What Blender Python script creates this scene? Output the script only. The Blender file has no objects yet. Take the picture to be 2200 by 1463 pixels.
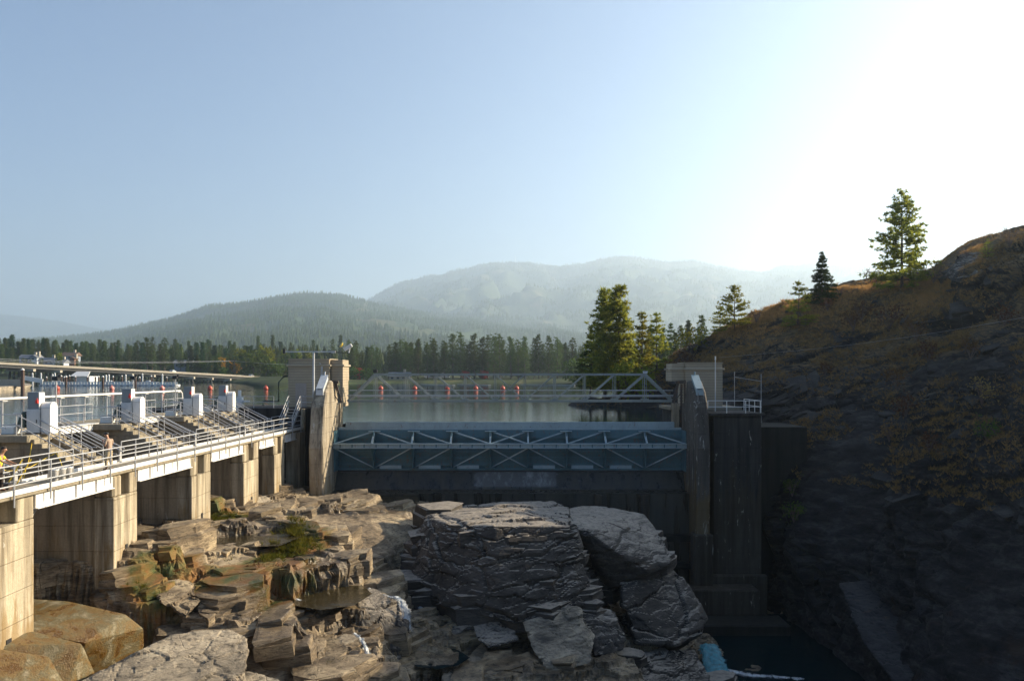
import bpy, bmesh, math, random
import numpy as np
from mathutils import Vector, Matrix, noise as mnoise
R = math.radians
sc = bpy.context.scene
COL = sc.collection
# ---------------- camera, sky, sun, exposure ----------------
F, CX, HY = 1727.0, 1100.0, 803.0          # focal length / principal column / horizon row of the 2200 px wide photograph
cam_d = bpy.data.cameras.new('camera'); cam = bpy.data.objects.new('camera', cam_d); COL.objects.link(cam)
cam_d.sensor_width = 36; cam_d.lens = F/2200*36; cam_d.shift_y = (HY-731.5)/2200
cam_d.clip_start = .5; cam_d.clip_end = 45000
cam.location = (0, 0, 0); cam.rotation_euler = (R(90), 0, 0)
sc.camera = cam
SUN_AZ, SUN_EL = 68.0, 22.2
w = bpy.data.worlds.new('World'); sc.world = w; w.use_nodes = True
nt = w.node_tree; bg = nt.nodes['Background']
sky = nt.nodes.new('ShaderNodeTexSky'); sky.sky_type = 'NISHITA'; sky.sun_disc = False
sky.sun_elevation = R(SUN_EL); sky.sun_rotation = R(SUN_AZ)
sky.altitude = 600; sky.air_density = 1.1; sky.dust_density = 2.8; sky.ozone_density = 5.0
nt.links.new(sky.outputs[0], bg.inputs[0]); bg.inputs[1].default_value = 0.06
sl = bpy.data.lights.new('sun', 'SUN'); so = bpy.data.objects.new('sun', sl); COL.objects.link(so)
sl.energy = 5.0; sl.angle = R(.53); sl.color = (1, .84, .6)
SUNV = Vector((math.sin(R(SUN_AZ))*math.cos(R(SUN_EL)), math.cos(R(SUN_AZ))*math.cos(R(SUN_EL)), math.sin(R(SUN_EL))))
so.rotation_euler = SUNV.to_track_quat('Z', 'Y').to_euler(); so.location = (60, 40, 40)
sc.view_settings.view_transform = 'Standard'; sc.view_settings.look = 'None'
sc.view_settings.exposure = 1.5; sc.view_settings.gamma = 1.0
sc.render.engine = 'CYCLES'
sc.cycles.max_bounces = 6; sc.cycles.diffuse_bounces = 2; sc.cycles.glossy_bounces = 3
sc.cycles.transmission_bounces = 3; sc.cycles.volume_bounces = 1; sc.cycles.transparent_max_bounces = 8
sc.cycles.use_denoising = True

# ---------------- helpers ----------------
def U(px, py, D): return Vector(((px-CX)/F*D, D, -(py-HY)/F*D))
def UZ(px, py, z):
    D = -z*F/(py-HY); return U(px, py, D)
def tag(o, label=None, cat=None, group=None, kind=None):
    if label: o['label'] = label
    if cat: o['category'] = cat
    if group: o['group'] = group
    if kind: o['kind'] = kind
    return o
WL = {}
def thing(name, label, cat, loc=(0, 0, 0), group=None):
    o = bpy.data.objects.new(name, None); COL.objects.link(o); o.location = loc
    o.empty_display_size = .2; WL[o.name] = Vector(loc)
    return tag(o, label, cat, group)
def link_mesh(name, me, mat, parent=None, smooth=False, loc=None):
    o = bpy.data.objects.new(name, me); COL.objects.link(o)
    for m in (mat if isinstance(mat, (list, tuple)) else [mat]): me.materials.append(m)
    if parent is not None:
        o.parent = parent; WL[o.name] = WL[parent.name]
    else:
        WL[o.name] = Vector((0, 0, 0))
    if smooth: me.polygons.foreach_set('use_smooth', [True]*len(me.polygons))
    return o
def np_mesh(name, V, Fc):
    """V (n,3), Fc (m,3|4) -> mesh, fast"""
    me = bpy.data.meshes.new(name); V = np.asarray(V, dtype=np.float32); Fc = np.asarray(Fc, dtype=np.int32)
    me.vertices.add(len(V)); me.vertices.foreach_set('co', V.ravel())
    k = Fc.shape[1]; me.loops.add(Fc.size); me.loops.foreach_set('vertex_index', Fc.ravel())
    me.polygons.add(len(Fc)); me.polygons.foreach_set('loop_start', np.arange(0, Fc.size, k, dtype=np.int32))
    me.polygons.foreach_set('use_smooth', [False]*len(Fc)); me.update(calc_edges=True); return me
class MB:
    def __init__(s): s.v = []; s.f = []
    def add(s, vs, fs):
        n = len(s.v); s.v += [tuple(v) for v in vs]; s.f += [tuple(i+n for i in f) for f in fs]; return s
    def box(s, a, b, rot=None, piv=None):
        x0, y0, z0 = a; x1, y1, z1 = b
        vs = [Vector(p) for p in ((x0, y0, z0), (x1, y0, z0), (x1, y1, z0), (x0, y1, z0), (x0, y0, z1), (x1, y0, z1), (x1, y1, z1), (x0, y1, z1))]
        if rot is not None: vs = [rot @ (v-piv)+piv for v in vs]
        return s.add(vs, [(0, 3, 2, 1), (4, 5, 6, 7), (0, 1, 5, 4), (1, 2, 6, 5), (2, 3, 7, 6), (3, 0, 4, 7)])
    def bar(s, p, q, w=.1, h=None, up=(0, 0, 1)):
        p = Vector(p); q = Vector(q); d = (q-p).normalized(); up = Vector(up)
        if abs(d.dot(up)) > .98: up = Vector((0, 1, 0))
        a = d.cross(up).normalized()*(w/2); b = a.cross(d).normalized()*((h or w)/2)
        vs = [p-a-b, p+a-b, p+a+b, p-a+b, q-a-b, q+a-b, q+a+b, q-a+b]
        return s.add(vs, [(0, 3, 2, 1), (4, 5, 6, 7), (0, 1, 5, 4), (1, 2, 6, 5), (2, 3, 7, 6), (3, 0, 4, 7)])
    def tube(s, pts, r=.025, n=6, caps=True, r2=None):
        pts = [Vector(p) for p in pts]; rings = []; m = len(pts)
        for i, p in enumerate(pts):
            d = (pts[min(i+1, m-1)]-pts[max(i-1, 0)]).normalized()
            u = Vector((0, 0, 1)) if abs(d.z) < .95 else Vector((1, 0, 0))
            a = d.cross(u).normalized(); b = a.cross(d)
            rr = r if r2 is None else r+(r2-r)*i/(m-1)
            rings.append([p+a*math.cos(2*math.pi*k/n)*rr+b*math.sin(2*math.pi*k/n)*rr for k in range(n)])
        vs = [v for rg in rings for v in rg]; fs = []
        for i in range(m-1):
            for k in range(n):
                k2 = (k+1) % n; fs.append((i*n+k, i*n+k2, (i+1)*n+k2, (i+1)*n+k))
        if caps: fs.append(tuple(range(n-1, -1, -1))); fs.append(tuple((m-1)*n+k for k in range(n)))
        return s.add(vs, fs)
    def prism(s, poly, d0, d1, axis='y'):
        """poly list of 2-D points; extruded along axis from d0 to d1"""
        def P(a, b, d): return (a, d, b) if axis == 'y' else ((d, a, b) if axis == 'x' else (a, b, d))
        n = len(poly); vs = [P(a, b, d0) for a, b in poly]+[P(a, b, d1) for a, b in poly]
        fs = [tuple(range(n)), tuple(range(2*n-1, n-1, -1))]+[(i, n+i, n+(i+1) % n, (i+1) % n) for i in range(n)]
        return s.add(vs, fs)
    def sphere(s, c, r, nu=14, nv=9, sq=(1, 1, 1)):
        c = Vector(c); vs = [c+Vector((0, 0, r*sq[2]))]; fs = []
        for j in range(1, nv):
            t = math.pi*j/nv
            for i in range(nu):
                a = 2*math.pi*i/nu; vs.append(c+Vector((r*sq[0]*math.sin(t)*math.cos(a), r*sq[1]*math.sin(t)*math.sin(a), r*sq[2]*math.cos(t))))
        vs.append(c-Vector((0, 0, r*sq[2])))
        for i in range(nu): fs.append((0, 1+i, 1+(i+1) % nu))
        for j in range(nv-2):
            for i in range(nu):
                a = 1+j*nu+i; b = 1+j*nu+(i+1) % nu; fs.append((a, a+nu, b+nu, b))
        L = len(vs)-1; o = 1+(nv-2)*nu
        for i in range(nu): fs.append((L, o+(i+1) % nu, o+i))
        return s.add(vs, fs)
    def lathe(s, c, prof, n=16):
        """prof list of (r,z)"""
        c = Vector(c); vs = []; fs = []; m = len(prof)
        for r, z in prof:
            for k in range(n): vs.append(c+Vector((r*math.cos(2*math.pi*k/n), r*math.sin(2*math.pi*k/n), z)))
        for j in range(m-1):
            for k in range(n): fs.append((j*n+k, j*n+(k+1) % n, (j+1)*n+(k+1) % n, (j+1)*n+k))
        fs.append(tuple(range(n-1, -1, -1))); fs.append(tuple((m-1)*n+k for k in range(n)))
        return s.add(vs, fs)
    def build(s, name, mat, parent=None, smooth=False, bevel=0, label=None):
        off = WL[parent.name] if parent is not None else Vector((0, 0, 0))
        me = bpy.data.meshes.new(name)
        me.from_pydata([(v[0]-off[0], v[1]-off[1], v[2]-off[2]) for v in s.v], [], s.f)
        bm = bmesh.new(); bm.from_mesh(me); bmesh.ops.recalc_face_normals(bm, faces=bm.faces); bm.to_mesh(me); bm.free()
        o = link_mesh(name, me, mat, parent, smooth)
        if smooth == 'auto':
            pass
        if bevel:
            m = o.modifiers.new('bevel', 'BEVEL'); m.width = bevel; m.segments = 1; m.limit_method = 'ANGLE'
        if label: o['label'] = label
        return o
def copy_tree(o, loc=None, parent=None):
    c = o.copy(); COL.objects.link(c)
    if parent is not None: c.parent = parent
    if loc is not None: c.location = loc; WL[c.name] = Vector(loc)
    for ch in [x for x in o.children]: copy_tree(ch, None, c)
    return c

# ---------------- materials ----------------
class NT:
    def __init__(s, name):
        s.m = bpy.data.materials.new(name); s.m.use_nodes = True; s.t = s.m.node_tree; s.N = s.t.nodes; s.L = s.t.links
        s.p = s.N['Principled BSDF']; s.out = s.N['Material Output']
        g = s.N.new('ShaderNodeNewGeometry'); s.pos = g.outputs['Position']; s.nrm = g.outputs['Normal']
    def mapv(s, scale, rot=(0, 0, 0), src=None):
        n = s.N.new('ShaderNodeMapping'); n.inputs['Scale'].default_value = scale; n.inputs['Rotation'].default_value = rot
        s.L.new(src or s.pos, n.inputs[0]); return n.outputs[0]
    def noise(s, vec, scale=1., detail=6, rough=.6, dist=0.):
        n = s.N.new('ShaderNodeTexNoise'); n.inputs['Scale'].default_value = scale; n.inputs['Detail'].default_value = detail
        n.inputs['Roughness'].default_value = rough; n.inputs['Distortion'].default_value = dist
        s.L.new(vec, n.inputs['Vector']); return n.outputs['Fac']
    def vor(s, vec, scale=1., feature='F1', out='Distance'):
        n = s.N.new('ShaderNodeTexVoronoi'); n.feature = feature; n.inputs['Scale'].default_value = scale
        s.L.new(vec, n.inputs['Vector']); return n.outputs[out]
    def ramp(s, fac, stops, mode='LINEAR'):
        n = s.N.new('ShaderNodeValToRGB'); s.L.new(fac, n.inputs[0]); e = n.color_ramp.elements; n.color_ramp.interpolation = mode
        while len(e) < len(stops): e.new(.5)
        for i, (p, c) in enumerate(stops):
            e[i].position = p; e[i].color = (*c, 1) if isinstance(c, tuple) else (c, c, c, 1)
        return n.outputs[0]
    def mix(s, fac, a, b, mode='MIX'):
        n = s.N.new('ShaderNodeMix'); n.data_type = 'RGBA'; n.blend_type = mode
        for i, x in ((0, fac), (6, a), (7, b)):
            if isinstance(x, (int, float)): n.inputs[i].default_value = x if i == 0 else (x, x, x, 1)
            elif isinstance(x, tuple): n.inputs[i].default_value = (*x, 1)
            else: s.L.new(x, n.inputs[i])
        return n.outputs[2]
    def math(s, op, a, b=0., c=None):
        n = s.N.new('ShaderNodeMath'); n.operation = op
        for i, x in enumerate((a, b) if c is None else (a, b, c)):
            if isinstance(x, (int, float)): n.inputs[i].default_value = x
            else: s.L.new(x, n.inputs[i])
        return n.outputs[0]
    def sep(s, v):
        n = s.N.new('ShaderNodeSeparateXYZ'); s.L.new(v, n.inputs[0]); return n.outputs
    def attr(s, name):
        n = s.N.new('ShaderNodeAttribute'); n.attribute_name = name; return n.outputs['Fac']
    def bump(s, h, strength=.5, dist=.1):
        n = s.N.new('ShaderNodeBump'); n.inputs['Strength'].default_value = strength; n.inputs['Distance'].default_value = dist
        s.L.new(h, n.inputs['Height']); s.L.new(n.outputs[0], s.p.inputs['Normal']); return n.outputs[0]
    def col(s, c):
        if isinstance(c, tuple): s.p.inputs['Base Color'].default_value = (*c, 1)
        else: s.L.new(c, s.p.inputs['Base Color'])
    def rough(s, r):
        if isinstance(r, (int, float)): s.p.inputs['Roughness'].default_value = r
        else: s.L.new(r, s.p.inputs['Roughness'])
    def spec(s, v): s.p.inputs['Specular IOR Level'].default_value = v

def paint(name, c, rough=.5, dirt=.35, metal=0., rust=0., sc_=3.):
    t = NT(name); n1 = t.noise(t.mapv((sc_, sc_, sc_*.5)), 1, 6, .65); n2 = t.noise(t.mapv((14, 14, 5)), 1, 4)
    dk = tuple(x*.55 for x in c)
    a = t.mix(t.ramp(n1, [(.42, 0.), (.72, dirt)]), c, dk)
    a = t.mix(t.ramp(n2, [(.5, 0.), (.75, dirt*.6)]), a, tuple(x*.5 for x in c))
    if rust: a = t.mix(t.ramp(t.noise(t.mapv((5, 5, 2.5)), 1, 6, .7), [(.62-rust*.2, 0.), (.7, 1.)]), a, (.16, .075, .03))
    t.col(a); t.rough(rough); t.p.inputs['Metallic'].default_value = metal; t.bump(n2, .1, .02); return t.m

def concrete(name, base=(.36, .32, .25), dark=(.1, .085, .06), white=.25, moss=.0, wet_z=None, streak=1., dirt=.5, boards=0):
    t = NT(name)
    big = t.noise(t.mapv((.5, .5, .3)), 1, 5, .6); st = t.noise(t.mapv((2.2, 2.2, .16)), 1, 6, .62, .3)
    fine = t.noise(t.mapv((9, 9, 9)), 1, 7, .7); st2 = t.noise(t.mapv((5.5, 5.5, .3)), 1.3, 4, .6)
    c = t.mix(t.ramp(big, [(.3, 0.), (.7, 1.)]), tuple(x*.8 for x in base), tuple(min(1, x*1.15) for x in base))
    c = t.mix(t.ramp(st, [(.62-dirt*.25, 0.), (.78-dirt*.12, .85*streak)]), c, dark)
    c = t.mix(t.ramp(st2, [(.55, 0.), (.75, .5*streak)]), c, tuple(x*1.2 for x in dark))
    if white:
        wv = t.noise(t.mapv((1.6, 1.6, .35)), 1.7, 5, .75, .6)
        c = t.mix(t.ramp(wv, [(.70-white*.22, 0.), (.76-white*.2, .75)]), c, (.52, .5, .44))
    c = t.mix(t.ramp(fine, [(.3, .35), (.55, 0.)]), c, tuple(x*.45 for x in base))
    z = t.sep(t.pos)[2]
    if moss:
        m = t.noise(t.mapv((1.8, 1.8, .25)), 1.3, 5, .7); mz = t.math('SUBTRACT', -7.6, z)
        mk = t.math('MULTIPLY', t.ramp(t.math('ADD', m, t.math('MULTIPLY', mz, .07)), [(.56, 0.), (.68, 1.)]), moss)
        c = t.mix(mk, c, (.2, .11, .015))
    ln = t.math('FRACT', t.math('MULTIPLY', t.math('ADD', z, 50), 1/1.22)) 
    lf = t.ramp(ln, [(.0, 1.), (.025, 0.)])
    c = t.mix(t.math('MULTIPLY', lf, .5), c, dark)
    h = t.math('ADD', t.math('MULTIPLY', fine, .5), t.math('MULTIPLY', lf, -.5))
    if boards:
        wv2 = t.math('FRACT', t.math('MULTIPLY', z, 1/.2)); h = t.math('ADD', h, t.math('MULTIPLY', t.ramp(wv2, [(0., 0.), (.12, 1.)]), .25))
    t.col(c); t.rough(.85); t.spec(.25); t.bump(h, .7, .06); return t.m

def rockmat(name, lo=(.03, .022, .014), mid=(.2, .15, .095), hi=(.5, .395, .25), top=None, moss=True, bs=.75):
    t = NT(name)
    v = t.mapv((1, 1, 4.5), (R(12), R(-9), R(20)))
    s1 = t.noise(v, .55, 9, .66, .4); s2 = t.noise(t.mapv((3, 3, 16), (R(12), R(-9), R(20))), 1, 8, .7, .3)
    big = t.noise(t.pos, .22, 4, .55)
    a = t.math('ADD', t.math('MULTIPLY', s1, .6), t.math('MULTIPLY', big, .4))
    c = t.ramp(a, [(.34, lo), (.47, mid), (.62, hi)])
    c = t.mix(t.ramp(s2, [(.36, .75), (.5, 0.)]), c, tuple(x*.6 for x in lo))
    ir = t.noise(t.mapv((.9, .9, 1.3)), 1, 5, .7)
    c = t.mix(t.ramp(ir, [(.6, 0.), (.75, .5)]), c, (.17, .10, .045))
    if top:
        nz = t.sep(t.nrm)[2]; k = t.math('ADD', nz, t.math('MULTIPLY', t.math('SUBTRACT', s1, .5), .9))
        c = t.mix(t.ramp(k, [(.72, 0.), (.92, .85)]), c, t.mix(t.ramp(s2, [(.3, 1.), (.55, 0.)]), top, tuple(x*.35 for x in top)))  # upward faces paler: light on the boulder tops put into the colour
    wv = t.N.new('ShaderNodeVectorMath'); wv.operation = 'ADD'; nn = t.N.new('ShaderNodeTexNoise'); nn.inputs['Scale'].default_value = .8; nn.inputs['Detail'].default_value = 5; t.L.new(t.pos, nn.inputs['Vector']); t.L.new(t.pos, wv.inputs[0]); t.L.new(nn.outputs['Color'], wv.inputs[1])
    cr = t.vor(t.mapv((.34, .5, 1.3), (R(12), R(-9), R(40)), wv.outputs[0]), 1.1, 'DISTANCE_TO_EDGE')
    crk = t.math('MULTIPLY', t.ramp(cr, [(.0, 1.), (.012, 0.)]), t.ramp(big, [(.42, 0.), (.55, 1.)]))
    c = t.mix(t.math('MULTIPLY', crk, .5), c, (.02, .018, .015))
    if moss:
        mo = t.attr('moss'); mn = t.noise(t.pos, 2.6, 6, .75)
        mk = t.ramp(t.math('MULTIPLY', t.math('ADD', mo, -.0), t.math('ADD', mn, .35)), [(.3, 0.), (.5, 1.)])
        mc = t.ramp(t.noise(t.pos, .9, 4), [(.38, (.05, .075, .012)), (.5, (.16, .1, .015)), (.6, (.2, .085, .012))])
        c = t.mix(t.math('MULTIPLY', mk, .85), c, mc)
        wt = t.attr('wet'); c = t.mix(t.math('MULTIPLY', wt, .75), c, t.mix(1., c, (.4, .37, .33), 'MULTIPLY'))  # darkens wet rock and the painted shade kept in the same attribute
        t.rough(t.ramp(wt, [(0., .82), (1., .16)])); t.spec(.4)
    else: t.rough(.82); t.spec(.3)
    h = t.math('ADD', t.math('MULTIPLY', s2, .6), t.math('MULTIPLY', t.noise(t.pos, 6, 8, .75), .5))
    h = t.math('ADD', h, t.math('MULTIPLY', crk, -.5))
    t.col(c); t.bump(h, bs, .12); return t.m

def leafmat(name, c1, c2, trans=.35, var=.25):
    t = NT(name); n = t.noise(t.pos, 1.1, 4, .7)
    oi = t.N.new('ShaderNodeObjectInfo'); rnd = oi.outputs['Random']
    c = t.mix(t.ramp(n, [(.36, 0.), (.64, 1.)]), c1, c2)
    hsv = t.N.new('ShaderNodeHueSaturation'); t.L.new(c, hsv.inputs['Color'])
    t.L.new(t.math('ADD', t.math('MULTIPLY', rnd, var*2), 1-var), hsv.inputs['Value'])
    t.L.new(t.math('ADD', t.math('MULTIPLY', rnd, .04), .48), hsv.inputs['Hue'])
    d = t.N.new('ShaderNodeBsdfDiffuse'); tr = t.N.new('ShaderNodeBsdfTranslucent'); mx = t.N.new('ShaderNodeMixShader')
    t.L.new(hsv.outputs[0], d.inputs[0]); t.L.new(hsv.outputs[0], tr.inputs[0]); mx.inputs[0].default_value = trans
    t.L.new(d.outputs[0], mx.inputs[1]); t.L.new(tr.outputs[0], mx.inputs[2]); t.L.new(mx.outputs[0], t.out.inputs[0]); return t.m

M = {}
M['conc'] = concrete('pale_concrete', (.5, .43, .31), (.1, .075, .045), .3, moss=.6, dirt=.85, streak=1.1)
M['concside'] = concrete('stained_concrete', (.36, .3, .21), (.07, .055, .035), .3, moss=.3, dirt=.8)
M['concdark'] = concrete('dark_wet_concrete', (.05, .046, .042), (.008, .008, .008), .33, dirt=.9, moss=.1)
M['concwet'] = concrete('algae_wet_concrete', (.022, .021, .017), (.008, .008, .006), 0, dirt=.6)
def sillmat():
    t = NT('wet_weathered_sill_concrete'); st = t.noise(t.mapv((1.4, 1.4, .12)), 1, 6, .65, .3); f = t.noise(t.pos, 5, 6, .7)
    c = t.mix(t.ramp(st, [(.4, 0.), (.65, 1.)]), (.018, .017, .013), (.06, .054, .04)); c = t.mix(t.ramp(f, [(.62, 0.), (.75, .5)]), c, (.12, .11, .09))
    x = t.sep(t.pos)[0]; z = t.sep(t.pos)[2]; wob = t.math('MULTIPLY', t.math('SUBTRACT', t.noise(t.mapv((.6, .6, .9)), 1, 5, .7), .5), 2.4)
    d_ = t.math('ABSOLUTE', t.math('SUBTRACT', t.math('ADD', x, wob), .3)); m1 = t.ramp(t.math('MULTIPLY', d_, .1), [(.33, 1.), (.37, 0.)])
    m2 = t.ramp(t.math('ADD', t.math('MULTIPLY', t.math('ADD', z, 9.75), .5), t.math('MULTIPLY', wob, .03)), [(.0, 0.), (.06, 1.)])
    wv = t.noise(t.mapv((1.1, 1.1, .25)), 1.5, 5, .7); pc = t.mix(t.ramp(wv, [(.5, 0.), (.7, 1.)]), (.11, .108, .1), (.3, .3, .29))
    c = t.mix(t.math('MULTIPLY', t.math('MULTIPLY', m1, m2), .85), c, pc); t.col(c); t.rough(t.ramp(st, [(.4, .25), (.6, .7)])); t.bump(t.math('ADD', f, st), .5, .05); return t.m
M['sill'] = sillmat()
M['concpatch'] = concrete('bare_patched_concrete', (.2, .2, .19), (.05, .05, .045), .4, dirt=.5)
M['deckc'] = concrete('walkway_concrete', (.3, .26, .19), (.12, .1, .07), .05, dirt=.3)
M['white'] = paint('white_paint', (.78, .76, .72), .45, .25, rust=.05)
M['lgrey'] = paint('light_grey_paint', (.55, .57, .58), .45, .3)
M['galv'] = paint('galvanised_steel', (.50, .50, .50), .42, .35, metal=.25)
M['grey'] = paint('grey_cabinet_paint', (.2, .23, .25), .5, .25)
M['dgreen'] = paint('dark_green_paint', (.03, .06, .055), .4, .3)
M['red'] = paint('red_paint', (.6, .03, .02), .4, .1)
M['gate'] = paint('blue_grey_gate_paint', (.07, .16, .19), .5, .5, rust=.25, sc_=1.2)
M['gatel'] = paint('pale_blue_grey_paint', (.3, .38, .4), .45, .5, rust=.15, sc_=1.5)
M['truss'] = paint('weathered_truss_paint', (.26, .29, .27), .5, .4, rust=.18)
M['black'] = paint('black_metal', (.02, .02, .022), .5, .2)
M['rusty'] = paint('rusty_steel', (.06, .045, .035), .7, .5, rust=.5)
M['yellow'] = paint('yellow_paint', (.75, .5, .02), .45, .1)
M['buoy'] = paint('orange_red_buoy', (.5, .07, .03), .4, .15)
M['buoyp'] = paint('faded_pink_buoy', (.7, .25, .2), .4, .15)
M['wood'] = paint('brown_piling_wood', (.09, .05, .035), .8, .5)
M['roadc'] = paint('bridge_concrete', (.38, .34, .27), .8, .5, sc_=.6)
M['roadd'] = paint('dark_bridge_timber', (.06, .06, .055), .8, .4, sc_=.6)
M['rock'] = rockmat('layered_brown_rock')
M['rock2'] = rockmat('grey_slab_rock', (.07, .06, .048), (.27, .225, .165), (.48, .41, .3))
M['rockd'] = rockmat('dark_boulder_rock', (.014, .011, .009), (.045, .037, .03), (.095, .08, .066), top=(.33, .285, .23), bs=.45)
M['rockw'] = rockmat('dark_wall_rock', (.006, .006, .007), (.02, .019, .02), (.045, .042, .041), moss=False, bs=.5)
M['rockw2'] = rockmat('dark_outcrop_rock', (.006, .0055, .006), (.02, .018, .017), (.055, .048, .042), moss=False, bs=.6)
def siding():
    t = NT('tan_metal_siding'); z = t.sep(t.pos)[2]
    f = t.math('FRACT', t.math('MULTIPLY', t.math('ADD', z, 20), 1/.24)); l = t.ramp(f, [(0., 0.), (.25, 1.), (1., .8)])
    c = t.mix(l, (.15, .12, .085), (.44, .36, .25)); c = t.mix(t.ramp(t.noise(t.mapv((1, 1, .4)), 1, 5), [(.45, 0.), (.75, .4)]), c, (.24, .2, .15))
    t.col(c); t.rough(.6); t.bump(f, .6, .04); return t.m
M['siding'] = siding()
M['trim'] = paint('tan_trim_paint', (.42, .35, .25), .6, .2)
M['pine'] = leafmat('pine_needles', (.1, .14, .02), (.4, .38, .05), .6)
M['pinefar'] = leafmat('distant_pine_needles', (.045, .075, .022), (.11, .135, .035), .4, .3)
M['fir'] = leafmat('dark_fir_needles', (.02, .05, .018), (.06, .1, .025), .4)
M['ygreen'] = leafmat('yellow_green_leaves', (.14, .17, .02), (.24, .25, .03), .4)
M['gleaf'] = leafmat('green_leaves', (.06, .11, .02), (.12, .17, .03), .4)
M['yleaf'] = leafmat('golden_autumn_leaves', (.45, .28, .02), (.6, .38, .03), .4)
M['rleaf'] = leafmat('red_autumn_leaves', (.3, .05, .02), (.42, .1, .04), .4)
M['oleaf'] = leafmat('rusty_orange_leaves', (.085, .04, .022), (.16, .075, .03), .35)
M['gold'] = leafmat('golden_backlit_grass', (.42, .25, .08), (.62, .4, .15), .6)  # brighter than the straw grass: sunlight on the crest put into its colour
M['straw'] = leafmat('dry_straw_grass', (.2, .13, .05), (.36, .24, .09), .35)
M['ggrass'] = leafmat('green_grass_blades', (.05, .065, .01), (.16, .13, .02), .35)
M['bark'] = paint('pine_bark', (.09, .06, .042), .9, .5, sc_=6)
M['twig'] = paint('grey_brown_twigs', (.13, .09, .075), .9, .3)
def watermat(name, c, rough, sx, sy, amp, far=1.):
    t = NT(name); v = t.mapv((sx, sy, 1)); n = t.math('ADD', t.noise(v, 1, 4, .55), t.math('MULTIPLY', t.noise(t.mapv((sx*5, sy*5, 1)), 1, 3, .5), .3))
    t.col(c); t.rough(rough); t.spec(.5); t.p.inputs['IOR'].default_value = 1.33; t.bump(n, amp, .12); return t.m
M['water'] = watermat('lake_water', (.006, .022, .024), .04, .3, 1.1, .16)
M['stream'] = watermat('shallow_stream_water', (.035, .027, .012), .08, 1.5, 1.5, .5)
M['pool'] = watermat('turquoise_pool_water', (.03, .25, .3), .1, 1, 1, .5)
def foam():
    t = NT('white_water_foam'); n = t.noise(t.mapv((5, 5, 1.2)), 1, 6, .7, .5)
    t.col(t.ramp(n, [(.4, (.3, .38, .42)), (.6, (.8, .84, .86))])); t.rough(.4); t.bump(n, .8, .1); return t.m
M['foam'] = foam()
# ---------------- noise / rock tools ----------------
def hsh(i, seed):
    i = i.astype(np.int64)
    h = (i[..., 0]*73856093) ^ (i[..., 1]*19349663) ^ (i[..., 2]*83492791) ^ (seed*2654435761)
    h = (h ^ (h >> 13))*1274126177 & 0x7fffffffffff; h = (h ^ (h >> 16))*668265263 & 0x7fffffffffff
    return ((h >> 7) & 0xffffff)/float(0xffffff)
def vnoise(P, seed=0):
    i = np.floor(P); f = P-i; f = f*f*(3-2*f); o = 0
    for a in (0, 1):
        for b in (0, 1):
            for c in (0, 1):
                wgt = (f[:, 0] if a else 1-f[:, 0])*(f[:, 1] if b else 1-f[:, 1])*(f[:, 2] if c else 1-f[:, 2])
                o = o+wgt*hsh(i+np.array([a, b, c]), seed)
    return o*2-1
def fbm(P, oct=4, seed=0, gain=.5):
    a = 1.; s = 0
    for k in range(oct):
        s = s+a*vnoise(P*(2.**k)+k*17.3, seed+k); a *= gain
    return s
BED = np.array(Matrix.Rotation(R(9), 3, 'X') @ Matrix.Rotation(R(-7), 3, 'Y') @ Matrix.Rotation(R(25), 3, 'Z'))
def blocks(P, size, seed, rot=BED):
    """random offset per 3-D cell (fractured blocks) with tilted faces, minus cracks between cells"""
    Q = (P @ rot)/np.array(size); i0 = np.floor(Q); n = len(P)
    d1 = np.full(n, 9e9); d2 = np.full(n, 9e9); r1 = np.zeros(n); rel = np.zeros((n, 3))
    for a in (-1, 0, 1):
        for b in (-1, 0, 1):
            for c in (-1, 0, 1):
                i = i0+np.array([a, b, c])
                J = np.stack([hsh(i, seed+1), hsh(i, seed+2), hsh(i, seed+3)], 1)
                v = Q-(i+.15+.7*J); d = np.abs(v[:, 0])+np.abs(v[:, 1])+np.abs(v[:, 2])*1.1 if False else (v*v).sum(1)
                nr = d < d1
                d2 = np.where(nr, d1, np.minimum(d2, d)); r1 = np.where(nr, hsh(i, seed+4), r1)
                rel = np.where(nr[:, None], v, rel); d1 = np.where(nr, d, d1)
    e = np.sqrt(d2)-np.sqrt(d1)
    r2 = (r1*7.13) % 1; r3 = (r1*13.7) % 1
    return (r1*2-1)+rel[:, 0]*(r2-.5)*1.2+rel[:, 1]*(r3-.5)*1.2, e
def rockdisp(P, amp=1., seed=0, coarse=(3.4, 2.4, .9)):
    c = np.array(coarse); W = P+np.stack([fbm(P*.5, 3, 5+seed), fbm(P*.5, 3, 6+seed), fbm(P*.5, 3, 7+seed)], 1)*.35
    o = 0
    for k, (s, am) in enumerate(((1., .42), (.42, .17), (.17, .045))):
        v, e = blocks(W, c*s, seed+10*k)
        o = o+v*am-np.clip(1-e/.08, 0, 1)*am*(.7 if k < 2 else .4)
    return (o+fbm(P*1.1, 4, seed+3)*.06)*amp
def mesh_normals(me):
    n = np.zeros(len(me.vertices)*3, dtype=np.float32); me.vertices.foreach_get('normal', n); return n.reshape(-1, 3)
def grid_mesh(name, P, flip=False):
    """P (ny,nx,3)"""
    ny, nx = P.shape[:2]; idx = np.arange(ny*nx).reshape(ny, nx)
    q = np.stack([idx[:-1, :-1], idx[:-1, 1:], idx[1:, 1:], idx[1:, :-1]], -1).reshape(-1, 4)
    if flip: q = q[:, ::-1]
    return np_mesh(name, P.reshape(-1, 3), q)
def setattr_f(me, name, a):
    at = me.attributes.new(name, 'FLOAT', 'POINT'); at.data.foreach_set('value', np.asarray(a, dtype=np.float32))

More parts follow.
